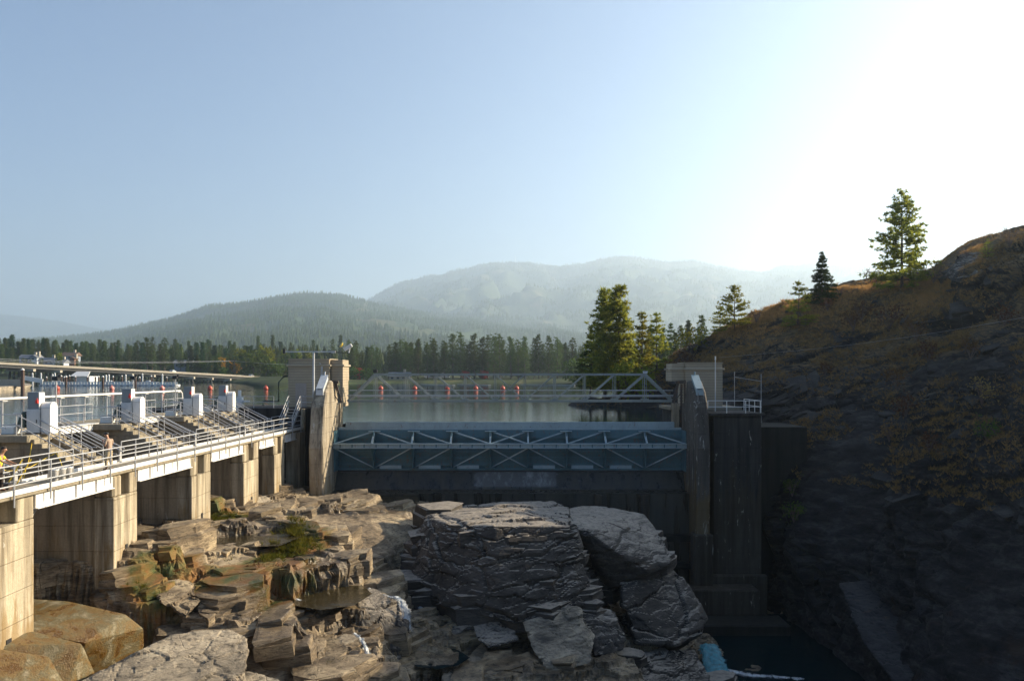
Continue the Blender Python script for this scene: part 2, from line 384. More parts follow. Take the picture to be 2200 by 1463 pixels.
# ---------------- gorge floor ----------------
cp = [UZ(*a) for a in (
 (245,1212,-9.1),(310,1180,-9.0),(412,1132,-9.0),(455,1125,-9.3),(525,1102,-9.5),(609,1062,-9.4),(655,1062,-9.9),
 (150,1255,-10.0),(330,1255,-10.0),(450,1220,-9.9),(560,1165,-9.7),(600,1120,-9.4),(645,1150,-9.8),(200,1300,-10.9),
 (110,1215,-9.6),(640,1300,-12.0),(560,1335,-12.3),(490,1350,-12.5),(250,1460,-13.2),
 (600,1240,-10.9),(560,1250,-10.9),(480,1285,-10.9),(400,1285,-10.7),
 (700,1230,-11.1),(620,1250,-11.1),(770,1250,-11.5),(800,1290,-12.0),(720,1300,-12.1),(700,1400,-13.6),(600,1440,-13.6),
 (870,1390,-15.0),(860,1460,-15.6),(930,1400,-15.2),(720,1120,-10.2),(850,1112,-10.5),(780,1170,-11.0),(850,1165,-11.3),(900,1190,-12.2),
 (900,1330,-14.6),(1000,1390,-15.2),(1100,1455,-15.9),(1300,1440,-16.2),(1450,1440,-17.6),(850,1085,-10.3),(760,1075,-9.9),(960,1100,-11.5))]
cp = [tuple(p) for p in cp]
# vertical drop of the plateau over the crevice, waterfall foot, right hand pool
cp += [(-16.1,36.0,-12.6),(-14.6,36.4,-12.7),(-13.2,36.6,-12.9),(-18.2,33.2,-12.4),(-20,31,-12.6)]
cp += [(-5.7,44.6,-12.3),(-5.0,43.6,-14.9),(-7.0,42.0,-13.4),(-7.2,38.5,-13.8),(-4.8,38,-16.2)]
cp += [(12,55,-19),(12,60,-19),(14,50,-20),(18,55,-20.6),(20,62,-20.6),(16,46,-20),(5,50,-15.5),(0,52,-14.5),(-3,55,-13.2),(5,60,-15.5),(14,66,-19),(20,68,-20),(22,50,-20),
       (-10,28,-14.2),(0,30,-17.2),(10,32,-18.5),(20,35,-20),(-20,25,-13.5),(-29,24,-12.5),(-26,36,-9.3),(-26,45,-9),(-26,60,-9.3),(-30,30,-11),(-30,52,-9),
       (0,20,-18),(20,20,-20),(-20,18,-14.5),(26,40,-20),(26,60,-20),(-15,69,-10.2),(-5,68,-11.5),(5,68,-14)]
cp += [(-24,36,-9.6)]
CP = np.array(cp)
def _k(A, B):
    r2 = ((A[:, None, :2]-B[None, :, :2])**2).sum(-1); return .5*r2*np.log(r2+1e-9)
n_ = len(CP); K = _k(CP, CP)+np.eye(n_)*.4; Pm = np.c_[np.ones(n_), CP[:, :2]]
sol = np.linalg.solve(np.r_[np.c_[K, Pm], np.c_[Pm.T, np.zeros((3, 3))]], np.r_[CP[:, 2], np.zeros(3)])
def floor_z(x, y):
    x = np.atleast_1d(np.asarray(x, float)).ravel(); y = np.atleast_1d(np.asarray(y, float)).ravel(); o = np.zeros(len(x))
    for s in range(0, len(x), 20000):
        A = np.c_[x[s:s+20000], y[s:s+20000]]
        o[s:s+20000] = _k(A, CP) @ sol[:n_]+sol[n_]+A @ sol[n_+1:]
    return np.clip(o, -21, -8.6)
def slabs(P, N, size, thick, r_, rot=BED, ang=.5, jit=.35, tilt=.09):
    """angular bedding slabs (irregular prisms with chipped edges) centred on P; returns vertices and quads"""
    V = []; Fq = []; off = 0; RT = rot.T
    for k in range(len(P)):
        n = int(r_.integers(5, 9)); a = ang+r_.normal(0, jit); L = size[k]; W = L*r_.uniform(.4, .8); T = thick[k]
        th = np.sort(r_.random(n)*.5+np.arange(n))/n*6.283; rr = r_.uniform(.75, 1.15, n); x = np.cos(th)*L*rr/2; y = np.sin(th)*W*rr/2
        X = x*math.cos(a)-y*math.sin(a); Y = x*math.sin(a)+y*math.cos(a); rings = []
        tz = r_.normal(0, tilt, 2)
        for z, s in ((-1.3*T, 1.05), (-.45*T, r_.uniform(1., 1.1)), (-.38*T, r_.uniform(.9, .98)), (-.04*T, r_.uniform(.93, 1.0)), (0, r_.uniform(.86, .92))):
            jx = r_.normal(0, .018*L, n); jy = r_.normal(0, .018*L, n)
            rings.append(np.stack([X*s+jx, Y*s+jy, z+tz[0]*X+tz[1]*Y+r_.normal(0, .02*T, n)], 1))
        Q = np.concatenate(rings+[np.array([[0, 0, T*.03]])])@RT+P[k]; V.append(Q)
        for j in range(4):
            for i in range(n): i2 = (i+1) % n; Fq += [(off+j*n+i, off+j*n+i2, off+(j+1)*n+i2), (off+j*n+i, off+(j+1)*n+i2, off+(j+1)*n+i)]
        c = off+5*n
        for i in range(n): Fq.append((off+4*n+i, off+4*n+(i+1) % n, c))
        off += 5*n+1
    return np.concatenate(V), np.array(Fq)
def near_poly(x, y, pts, rad):
    d = np.full(len(x), 9e9)
    for (ax, ay), (bx, by) in zip(pts[:-1], pts[1:]):
        vx, vy = bx-ax, by-ay; t = np.clip(((x-ax)*vx+(y-ay)*vy)/(vx*vx+vy*vy+1e-9), 0, 1)
        d = np.minimum(d, np.hypot(x-ax-t*vx, y-ay-t*vy))
    return np.clip(1-d/rad, 0, 1)
def XY(*l): return [tuple(UZ(*a)[:2]) for a in l]
GS = .095
gx = np.arange(-31, 27, GS); gy = np.arange(17, 71.5, GS)
GX, GY = np.meshgrid(gx, gy); fx, fy = GX.ravel(), GY.ravel()
fz = floor_z(fx, fy)
# fractured slabs: every cell of a warped 2-D Voronoi pattern is levelled towards the height of its centre
fz = fz-2.2*np.clip(1.6*np.maximum(near_poly(fx, fy, [(-22.5, 35.6), (-16.6, 35.6)], 2.3), near_poly(fx, fy, [(-21, 31.6), (-16.5, 33.2)], 3.2)), 0, 1)
smooth_m = near_poly(fx, fy, XY((720,1120,-10.2),(790,1150,-11),(850,1125,-10.8)), 3.2)
FZG = fz.reshape(len(gy), len(gx))
def samp(x, y):
    i = np.clip(((y-gy[0])/GS).astype(int), 0, len(gy)-1); j = np.clip(((x-gx[0])/GS).astype(int), 0, len(gx)-1); return FZG[i, j]
def slab(x, y, size, ang, seed):
    """2-D voronoi: returns centre position, relative vector, edge distance and a random number"""
    c, s = math.cos(ang), math.sin(ang); u = (x*c+y*s)/size[0]; v = (-x*s+y*c)/size[1]; iu = np.floor(u); iv = np.floor(v); n = len(x)
    d1 = np.full(n, 9e9); d2 = np.full(n, 9e9); cu = np.zeros(n); cv = np.zeros(n); rr = np.zeros(n)
    for a in (-1, 0, 1):
        for b in (-1, 0, 1):
            q = np.stack([iu+a, iv+b, iu*0], 1); ju = iu+a+.1+.8*hsh(q, seed); jv = iv+b+.1+.8*hsh(q, seed+1); d = (u-ju)**2+(v-jv)**2; nr = d < d1
            d2 = np.where(nr, d1, np.minimum(d2, d)); cu = np.where(nr, ju, cu); cv = np.where(nr, jv, cv); rr = np.where(nr, hsh(q, seed+2), rr); d1 = np.where(nr, d, d1)
    X = cu*size[0]; Y = cv*size[1]
    return X*c-Y*s, X*s+Y*c, (np.sqrt(d2)-np.sqrt(d1)), rr
q3 = np.c_[fx*.45, fy*.45, fx*0]; wx = fx+fbm(q3, 4, 61)*.55; wy = fy+fbm(q3, 4, 62)*.55
km = 1-.92*np.clip(smooth_m*1.8, 0, 1)
base_z = fz.copy(); zz = fz.copy()
for size, ang, al, rnd, crk, sd in (((4.6, 2.4), .5, .72, .5, .22, 71), ((1.9, 1.0), .35, .62, .22, .12, 74), ((.8, .42), .6, .5, .09, .05, 77)):
    X, Y, e, r1 = slab(wx, wy, size, ang, sd)
    tx = ((r1*7.7) % 1-.5)*.22; ty = ((r1*13.3) % 1-.5)*.22
    zc = base_z if sd != 71 else fz
    lvl = samp(X, Y)-samp(fx, fy)
    zz = zz+km*(np.clip(lvl, -1.6, 1.6)*al*(1 if sd == 71 else .35)+(r1-.5)*2*rnd+(tx*(fx-X)+ty*(fy-Y))-np.clip(1-e/(.09 if sd == 71 else .14), 0, 1)*crk)
G_ = zz.reshape(len(gy), len(gx))
for _ in range(2):
    G_ = (np.roll(G_, 1, 0)+2*G_+np.roll(G_, -1, 0))/4; G_ = (np.roll(G_, 1, 1)+2*G_+np.roll(G_, -1, 1))/4
zz = G_.ravel()
s_ = zz+.10*fx-.05*fy; s_ = s_+fbm(np.c_[fx*.8, fy*.8, fx*0], 3, 68)*.12; st = .34; tt = s_/st; fr = tt-np.floor(tt); ter = (np.floor(tt)+np.clip((fr-.45)/.25, 0, 1))*st-s_
fz = zz+ter*.85*km+fbm(np.c_[fx*2.2, fy*2.2, zz*3], 3, 66)*.035
P1 = np.stack([fx, fy, fz], 1)
me = grid_mesh('riverbed', P1.reshape(len(gy), len(gx), 3)); nr = mesh_normals(me)
wall = np.clip(1-nr[:, 2]*1.3, 0, 1)
P1 = P1+nr*(rockdisp(P1, .5, 3, (1.3, 1.0, .3))*np.clip(wall*1.3, 0, 1)*km)[:, None]
me.vertices.foreach_set('co', P1.astype(np.float32).ravel()); me.update(); RB = P1
moss = np.maximum.reduce([near_poly(fx, fy, XY((650,1180,-10.5),(600,1250,-11),(520,1310,-12)), 2.4), near_poly(fx, fy, XY((640,1290,-11.8),(500,1340,-12.5)), 1.8)*1.3,
   near_poly(fx, fy, XY((330,1330,-11.8),(420,1320,-12)), 2.0), near_poly(fx, fy, XY((470,1105,-9.3),(520,1110,-9.5)), 1.2)])
wet = np.maximum.reduce([near_poly(fx, fy, XY((330,1140,-9.2),(500,1160,-9.6),(620,1160,-9.9)), 2.2), near_poly(fx, fy, XY((650,1230,-11.1),(700,1290,-12),(830,1270,-12)), 2.6),
   near_poly(fx, fy, XY((720,1100,-10),(860,1100,-10.5)), 2.), near_poly(fx, fy, XY((560,1330,-12.3),(600,1400,-13),(560,1450,-13.4)), 2.0), near_poly(fx, fy, XY((870,1330,-13.5),(880,1420,-15.4),(1060,1440,-15.8)), 3.)])
wet = np.clip(wet*1.6, 0, 1); wet = np.maximum(wet, np.clip((fx+7.5)/3.5, 0, 1)*np.clip((-10.3-fz)/1.2, 0, 1)*(.8+.2*fbm(np.c_[fx*.5, fy*.5, fx*0], 3, 95))); moss = np.clip(moss*1.8, 0, 1)  # low floor right of centre: shade painted in, stored with the wetness
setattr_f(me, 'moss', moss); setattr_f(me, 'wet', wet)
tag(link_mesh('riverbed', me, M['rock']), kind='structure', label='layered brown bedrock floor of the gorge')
rs_ = np.random.default_rng(77)
avoid = np.maximum.reduce([np.clip(smooth_m*2, 0, 1), near_poly(fx, fy, [(-22.5, 35.6), (-16.6, 35.6)], 2.6), near_poly(fx, fy, [(-21, 31.6), (-16.5, 33.2)], 3.4),
   near_poly(fx, fy, XY((330,1150,-9.5),(450,1155,-9.6),(600,1158,-9.6)), 1.9), near_poly(fx, fy, XY((670,1270,-11.8),(750,1275,-11.8)), 1.5)]) > .12
okm = (~avoid) & (fx > -25) & (fx < 3) & (fy > 29) & (fy < 66)
wgt = okm*(1+2.5*np.clip(1-nr[:, 2], 0, 1))*(1/np.maximum(fy, 25)**1.); wgt = wgt/wgt.sum()
ii = rs_.choice(len(P1), 950, p=wgt); sz = rs_.random(len(ii))**1.8*3.2+.5; tk = sz*rs_.uniform(.16, .38, len(ii))+.08
Pc = P1[ii]+np.stack([0*sz, 0*sz, tk*rs_.uniform(.0, .5, len(ii))], 1)
Vs, Fs = slabs(Pc, None, sz, tk, rs_, np.array(Matrix.Rotation(R(5), 3, 'X') @ Matrix.Rotation(R(-3), 3, 'Y')), .5, .5, .07); ms = np_mesh('bedrock_ledges', Vs, Fs)
jj = samp_i = (np.clip(((Vs[:, 1]-gy[0])/GS).astype(int), 0, len(gy)-1)*len(gx)+np.clip(((Vs[:, 0]-gx[0])/GS).astype(int), 0, len(gx)-1))
setattr_f(ms, 'moss', moss[jj]*.8); setattr_f(ms, 'wet', wet[jj]*.8)
tag(link_mesh('bedrock_ledges', ms, M['rock']), kind='structure', label='broken angular slabs of layered bedrock')
def ground_at(x, y): return float(floor_z([x], [y])[0])

# ---------------- right hand hillside ----------------
def cr(p0, p1, p2, p3, t):
    return .5*((2*p1)+(-p0+p2)*t+(2*p0-5*p1+4*p2-p3)*t*t+(-p0+3*p1-3*p2+p3)*t**3)
def interp_rows(C, n, S=None):
    S = np.linspace(0, C.shape[0]-1, n) if S is None else S
    C = np.concatenate([2*C[:1]-C[1:2], C, 2*C[-1:]-C[-2:-1]], 0); m = C.shape[0]-3; o = []
    for s in S:
        i = min(int(s), m-1); o.append(cr(C[i], C[i+1], C[i+2], C[i+3], s-i))
    return np.array(o)
cols = [
 [(1240,890,112),(1262,872,112),(1290,858,114),(1320,850,117),(1345,846,122),(1360,842,126),(1370,842,150)],
 [(1420,900,100),(1425,868,102),(1420,835,108),(1425,808,114),(1432,788,119),(1438,770,125),(1440,790,150)],
 [(1550,930,80),(1540,868,84),(1530,830,92),(1535,780,98),(1542,745,106),(1545,713,115),(1530,740,140)],
 [(1652,1340,68),(1652,1100,71),(1655,950,74),(1648,850,81),(1643,760,94),(1640,678,112),(1620,690,138)],
 [(1722,1350,62),(1730,1150,64),(1742,980,70),(1747,850,79),(1752,750,91),(1752,638,110),(1730,645,135)],
 [(1790,1460,55),(1850,1230,58),(1890,1020,64),(1900,860,73),(1905,740,85),(1905,602,105),(1880,610,132)],
 [(1840,1580,49),(1940,1280,53),(1985,1050,59),(1990,870,68),(2000,730,79),(2010,592,98),(1990,585,125)],
 [(1900,1640,44),(2030,1320,48),(2085,1080,55),(2090,880,64),(2095,710,75),(2085,545,92),(2080,520,120)],
 [(2000,1750,38),(2200,1450,42),(2280,1120,48),(2280,880,57),(2270,690,68),(2250,495,84),(2260,470,115)],
 [(2200,1950,30),(2500,1650,34),(2620,1200,39),(2640,850,48),(2640,600,58),(2640,390,72),(2660,330,105)],
 [(2600,2200,24),(3100,1900,27),(3300,1300,31),(3400,800,37),(3400,480,45),(3400,170,56),(3450,120,85)]]
C = np.array([[tuple(U(*a)) for a in c] for c in cols])          # (11,7,3)
C = np.concatenate([C, np.array([[(22,12,-20),(31,11,-16),(41,9,-7),(52,7,4),(63,6,11),(74,5,16),(100,5,20)], [(24,-20,-20),(34,-20,-16),(45,-20,-7),(56,-20,4),(67,-20,11),(78,-20,16),(105,-20,20)]], float)], 0)
NU, NV = 620, 400
SU = np.interp(np.linspace(0, 1, NU), [0, .06, .16, .88, .96, 1], [0, 1, 2, 8.4, 10, 12]); SV = np.interp(np.linspace(0, 1, NV), [0, .1, .95, 1], [0, .45, 5.15, 6])
A_ = interp_rows(C, NU, SU); A_ = interp_rows(A_.transpose(1, 0, 2), NV, SV).transpose(1, 0, 2)
me = grid_mesh('hillside', A_, flip=True); P0 = A_.reshape(-1, 3); nr = mesh_normals(me)
if nr[:, 2].mean() < 0: me.flip_normals(); nr = -nr
D_ = P0[:, 1]; steep = np.clip(1.25-nr[:, 2]*1.5, 0.12, 1)
BH = np.array(Matrix.Rotation(R(-22), 3, 'Y') @ Matrix.Rotation(R(15), 3, 'X'))
big, eb = blocks(P0, (9, 7, 3.2), 77, BH)
mid_, em = blocks(P0+fbm(P0*.4, 3, 31)[:, None]*.4, (3.6, 2.6, 1.1), 78, BH)
sml, es = blocks(P0, (1.2, 1.0, .35), 79, BH)
rk_ = np.clip(steep+np.clip(fbm(P0*.11, 3, 91)*1.2, -.4, .8), .12, 1.2)
d = (big*1.1-np.clip(1-eb/.12, 0, 1)*.7)*rk_+(mid_*.55-np.clip(1-em/.12, 0, 1)*.35)*rk_+(sml*.16-np.clip(1-es/.12, 0, 1)*.1)*np.clip(rk_+.1, 0, 1)+fbm(P0*.14, 4, 21)*.55*(1-steep*.5)+fbm(P0*.9, 3, 22)*.12
vv = np.tile(np.linspace(0, 1, NV), NU); env = np.clip((1-vv)*14, .25, 1)*np.clip(vv*12, .3, 1)
P1 = P0+nr*(d*env)[:, None]
me.vertices.foreach_set('co', P1.astype(np.float32).ravel()); me.update()
HS = P1; HN = mesh_normals(me)
def hillmat():
    t = NT('hillside_rock_and_dry_grass'); v = t.mapv((1, 1, 3.5), (R(15), R(-22), 0))
    s1 = t.noise(v, .5, 9, .68, .4); s2 = t.noise(t.mapv((2.5, 2.5, 12), (R(15), R(-22), 0)), 1, 8, .7)
    rk = t.ramp(s1, [(.34, (.008, .0075, .008)), (.5, (.026, .024, .024)), (.66, (.07, .064, .06))])
    rk = t.mix(t.ramp(s2, [(.34, .8), (.5, 0.)]), rk, (.018, .016, .015))
    bigp = t.noise(t.pos, .16, 4, .6); ir = t.noise(t.pos, .35, 5, .7)
    rk = t.mix(t.ramp(ir, [(.58, 0.), (.7, .6)]), rk, (.045, .025, .014))
    g1 = t.noise(t.mapv((1.5, 1.5, 4)), 1, 7, .75)
    gr = t.ramp(g1, [(.3, (.03, .02, .01)), (.5, (.1, .066, .032)), (.68, (.26, .17, .075))])
    sn = t.sep(t.nrm)[2]; z = t.sep(t.pos)[2]
    mk = t.math('ADD', t.math('ADD', t.math('MULTIPLY', sn, .9), t.math('MULTIPLY', z, .048)), t.math('MULTIPLY', t.math('SUBTRACT', bigp, .5), 1.3))
    mk = t.math('ADD', mk, t.math('MULTIPLY', t.math('SUBTRACT', g1, .5), .6))
    c = t.mix(t.ramp(mk, [(.78, 0.), (.95, 1.)]), rk, gr)
    t.col(c); t.rough(.9); t.spec(.15)
    t.bump(t.math('ADD', t.math('MULTIPLY', s2, .6), t.math('MULTIPLY', t.noise(t.pos, 5, 8, .78), .7)), 1., .22); return t.m
M['hill'] = hillmat()
rs_ = np.random.default_rng(78)
wgt = np.clip(1.05-HN[:, 2], 0, 1)**1.5*(HS[:, 1] > 40)*(fbm(HS*.13, 3, 93) > -.3)*np.where(HS[:, 2] < -9, .3, 1.)/np.maximum(HS[:, 1], 30); wgt = wgt/wgt.sum(); ii = rs_.choice(len(HS), 1500, p=wgt)
sz = rs_.random(len(ii))**1.6*6+.8; tk = sz*rs_.uniform(.18, .42, len(ii)); Pc = HS[ii]-HN[ii]*(sz*np.where(HS[ii][:, 2] < -9, .3, .1))[:, None]
Vs, Fs = slabs(Pc, None, sz, tk, rs_, BH, .3, .5, .12)
tag(link_mesh('hillside_outcrops', np_mesh('hillside_outcrops', Vs, Fs), M['rockw2']), kind='structure', label='angular rock ledges breaking through the right hillside')
tag(link_mesh('hillside', me, M['hill']), kind='structure', label='steep rocky hillside with dry grass on the right bank')

# ---------------- ground, lake, mountains ----------------
g = MB().add([(-20000, -400, -21.6), (20000, -400, -21.6), (20000, 20000, -21.6), (-20000, 20000, -21.6)], [(0, 1, 2, 3)])
tag(g.build('ground', M['rock2']), kind='structure')
WZ = -4.45
pts = [(-2500, -60), (-28.6, -60), (-28.6, 71.9), (14.6, 71.9), (22, 78), (60, 112), (160, 200), (1500, 400), (1500, 1500), (-2500, 1500)]
wm = MB(); wm.add([(x, y, WZ) for x, y in pts], [tuple(range(len(pts)))])
tag(wm.build('lake_water', M['water']), kind='structure', label='calm lake above the dam')
def azx(px, D): return (px-CX)/F*D
def sheet(name, mat, prof, D0, D1, base, pw=1.2, seed=1, amp=20, nx=260, ns=70, x0=-500, x1=2900, tilt=0):
    """mountain range: prof = skyline table px->py, ridge at D1(+tilt), foot at D0"""
    px = np.linspace(x0, x1, nx); sy = np.interp(px, [p[0] for p in prof], [p[1] for p in prof])
    P = np.zeros((ns, nx, 3))
    for j in range(ns):
        s = j/(ns-1)*1.15; ss = min(s, 1.)
        D = D0+(D1-D0)*s; zr = -(sy-HY)/F*D1
        zz = base+(zr-base)*ss**pw
        if s > 1: zz = zr-(s-1)*D1*.25
        X = (px-CX)/F*D
        q = np.c_[X/420, np.full(nx, D)/420, np.zeros(nx)]
        rid = 1-np.abs(fbm(q, 4, seed))
        zz = zz+(rid-.75)*amp*(ss*(1.02-ss)*4 if s <= 1 else 0)
        P[j, :, 0] = X; P[j, :, 1] = D; P[j, :, 2] = zz
    tag(link_mesh(name, grid_mesh(name, P, False), mat, smooth=True), kind='structure')
    return P
def mtnmat(name, a, b, c_):
    t = NT(name); n = t.noise(t.pos, .02, 8, .7); n2 = t.noise(t.pos, .004, 5, .6)
    c = t.ramp(n, [(.35, a), (.6, b)]); c = t.mix(t.ramp(n2, [(.56, 0.), (.66, .8)]), c, c_); t.col(c); t.rough(.95); t.spec(.05); return t.m
M['mtn'] = mtnmat('forested_mountain_ground', (.03, .05, .02), (.06, .085, .03), (.14, .12, .05))
M['mtn2'] = mtnmat('patchy_mountain_ground', (.04, .06, .035), (.08, .095, .055), (.17, .14, .09))
S1 = sheet('mountain_far_left', M['mtn'], [(-600,640),(-200,665),(0,675),(60,680),(130,690),(200,704),(260,712),(420,730),(3000,760)], 9000, 13500, 0, 1.1, 5, 90, 160, 30, -700, 700)
S3 = sheet('mountain_back', M['mtn2'], [(-500,760),(500,720),(700,670),(780,650),(800,640),(850,612),(900,598),(960,586),(1000,578),(1040,566),(1075,562),(1110,564),(1150,568),(1200,571),(1240,568),(1290,557),(1340,551),(1380,556),(1430,563),(1480,560),(1530,568),(1590,582),(1640,587),(1680,572),(1740,567),(1800,572),(1870,574),(1950,577),(2050,590),(2300,600),(3000,600)], 3900, 10000, 0, .95, 8, 290, 300, 80, 300, 3000)
S2 = sheet('mountain_forested', M['mtn'], [(-600,740),(0,738),(180,722),(240,712),(300,700),(360,688),(400,675),(450,658),(500,654),(550,645),(600,636),(650,630),(690,629),(730,634),(775,645),(820,655),(900,670),(1000,684),(1100,694),(1200,700),(1300,705),(1600,708),(2100,690),(3000,690)], 1250, 5400, -2, 1.25, 12, 95, 260, 70)
def cones(P, hgt, rad, seed, k=5):
    """many simple layered conifers as one mesh"""
    rng = np.random.default_rng(seed); n = len(P); V = []; Fc = []; base = 0
    for lo, hi, rr in ((.02, .55, 1.), (.3, .8, .72), (.58, 1.0, .45)):
        a = rng.random(n)*6.28
        ring = np.stack([np.stack([P[:, 0]+np.cos(a+i*6.283/k)*rad*rr*rng.uniform(.7, 1.25, n), P[:, 1]+np.sin(a+i*6.283/k)*rad*rr*rng.uniform(.7, 1.25, n), P[:, 2]+hgt*(lo+rng.uniform(-.04, .04, n))], 1) for i in range(k)], 1)
        top = np.stack([P[:, 0]+rng.normal(0, .08, n)*rad, P[:, 1], P[:, 2]+hgt*hi], 1)[:, None, :]
        vv = np.concatenate([ring, top], 1).reshape(-1, 3); V.append(vv)
        b = base+np.arange(n)*(k+1)
        for i in range(k): Fc.append(np.stack([b+i, b+(i+1) % k, b+k], 1))
        base += n*(k+1)
    return np.concatenate(V), np.concatenate(Fc)
def scatter(S, n, seed, smin=0, smax=1., clump=.3, pxr=(-150, 2400), fine=.006):
    rng = np.random.default_rng(seed); ns, nx = S.shape[:2]; out = []
    u = rng.random(n*2)*(nx-1.01); s = (smin+(smax-smin)*rng.random(n*2)**.8)*(ns-1.01)/1.15
    i = u.astype(int); j = s.astype(int); fu = (u-i)[:, None]; fs = (s-j)[:, None]
    P = (S[j, i]*(1-fu)+S[j, i+1]*fu)*(1-fs)+(S[j+1, i]*(1-fu)+S[j+1, i+1]*fu)*fs
    px = CX+P[:, 0]/P[:, 1]*F
    keep = (px > pxr[0]) & (px < pxr[1]) & (fbm(P*np.array([fine, fine, 0]), 3, seed) > -1+clump*2)
    return P[keep][:n]
def forest(name, S, n, seed, h, label, mat, **kw):
    P = scatter(S, n, seed, **kw); rng = np.random.default_rng(seed+1); hh = h*rng.uniform(.55, 1.25, len(P))
    V, Fc = cones(P, hh, hh*rng.uniform(.16, .26, len(P)), seed)
    tag(link_mesh(name, np_mesh(name, V, Fc), mat), label=label, cat='forest', kind='stuff')
forest('mountain_forest', S2, 52000, 3, 22, 'dense conifer forest covering the nearer forested mountain', M['pinefar'], clump=.18)
forest('mountain_forest', S3, 46000, 4, 30, 'hazy patchy conifer forest on the high back mountain', M['pinefar'], clump=.42, pxr=(650, 2150))
forest('mountain_forest', S1, 4000, 5, 38, 'faint forest on the far left mountain', M['pinefar'], pxr=(-50, 450))
# far shore
def shore(name, pts, z0, z1, mat, label):
    """low land: front edge pts (px,py at water) rising gently towards the back"""
    V = []; n = len(pts); steps = (0, 3, 10, 40, 140, 700)
    for k, ds in enumerate(steps):
        for (px, py) in pts:
            D = -WZ*F/(py-HY)
            p = Vector(((px-CX)/F*D, D, WZ-.1)); q = p+Vector((p.x/D*ds, ds, 0))
            q.z = WZ-.15+(0, .5, .9, 1.5, 3, 5)[k]*z1+(mnoise.noise(q*.05)*.3 if k > 1 else 0); V.append(q)
    Fc = [(k*n+i, k*n+i+1, (k+1)*n+i+1, (k+1)*n+i) for k in range(len(steps)-1) for i in range(n-1)]
    return tag(MB().add(V, Fc).build(name, mat, smooth=True), kind='structure', label=label)
def lawnmat():
    t = NT('shore_lawn_and_dirt'); n = t.noise(t.mapv((.05, .02, .1)), 1, 6, .65)
    t.col(t.ramp(n, [(.4, (.02, .028, .012)), (.55, (.045, .06, .02)), (.72, (.13, .11, .05))])); t.rough(.95); t.spec(.1); return t.m
M['lawn'] = lawnmat()
shore('far_shore', [(-700,818),(-200,818),(0,818),(300,818.5),(480,821),(530,826),(560,833),(600,835),(640,832),(700,826),(800,823),(1000,823.5),(1150,824),(1230,827),(1300,834),(1380,838),(1500,836),(1800,830),(2600,825)], 0, 1., M['lawn'], 'wooded far shore of the lake')
nsh = 12
# haze box is added after the structure
hz = MB().box((-11500, -300, -22.6), (11500, 15800, 1560)); 
hm = bpy.data.materials.new('haze_air'); hm.use_nodes = True; ht = hm.node_tree
for n in list(ht.nodes):
    if n.type == 'BSDF_PRINCIPLED': ht.nodes.remove(n)
pv = ht.nodes.new('ShaderNodeVolumePrincipled'); pv.inputs['Color'].default_value = (.68, .84, 1, 1)
pv.inputs['Density'].default_value = .00014; pv.inputs['Anisotropy'].default_value = .5
ht.links.new(pv.outputs[0], ht.nodes['Material Output'].inputs['Volume'])
ho = hz.build('haze', hm); tag(ho, kind='stuff', label='pale smoky air over the valley')
# ---------------- left dam: piers, walkway, stairs, hoists ----------------
ZD = -4.6; ZP = -2.95
def xn(y): return -20.5+.036*y
PIERS = [(29.2, 32.6, -11.4), (38.5, 40.9, -9.6), (47.1, 50.0, -9.6), (55.3, 58.5, -9.9), (61.7, 64.4, -9.9)]
pl = ['concrete dam pier nearest the camera cut by the left frame edge', 'tall concrete dam pier under the man on the walkway', 'concrete dam pier standing in the shallow stream, next after the man\'s pier',
      'concrete dam pier with orange algae streaks down its face, beside the rounded grey boulder', 'narrow concrete dam pier next to the corner wall of the dam']
for k, (y0, y1, zb) in enumerate(PIERS):
    xa = xn((y0+y1)/2); zb -= 2.6
    t = thing('dam_pier', pl[k], 'dam pier', (xa-3, (y0+y1)/2, zb), 'concrete piers of the left spillway')
    zt = ZD-.27; zq = -5.85-.1*k; wq = (y1-y0)
    b = MB()
    # body with its inclined back, recessed 1 m behind the nose columns
    b.prism([(xa-.95, zb), (xa-.95, zt), (xa-1.5, zt), (xa-1.5, ZD-.02), (xa-4.4, ZP-.35), (xa-8.3, ZP-.35), (xa-8.3, zb)], y0+.05, y1-.05)
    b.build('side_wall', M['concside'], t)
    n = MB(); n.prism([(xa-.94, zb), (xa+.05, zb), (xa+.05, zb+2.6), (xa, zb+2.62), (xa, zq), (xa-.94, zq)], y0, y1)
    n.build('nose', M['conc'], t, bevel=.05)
    MB().box((xa-.94, y0, zq+.002), (xa, y0+wq*.33, zt-.02)).build('column', M['conc'], t, bevel=.09)
    MB().box((xa-.94, y1-wq*.33, zq+.002), (xa, y1, zt-.02)).build('column', M['conc'], t, bevel=.05)
    MB().box((xa+.004, y0+wq*.47, zb+2.0), (xa+.03, y0+wq*.56, zb+3.8)).build('drain_slot', M['black'], t)
    # platform slab on the top
    s = MB(); s.box((xa-8.6, y0-.25, ZP-.345), (xa-4.0, y1+.25, ZP)); s.build('platform_slab', M['deckc'], t, bevel=.03)
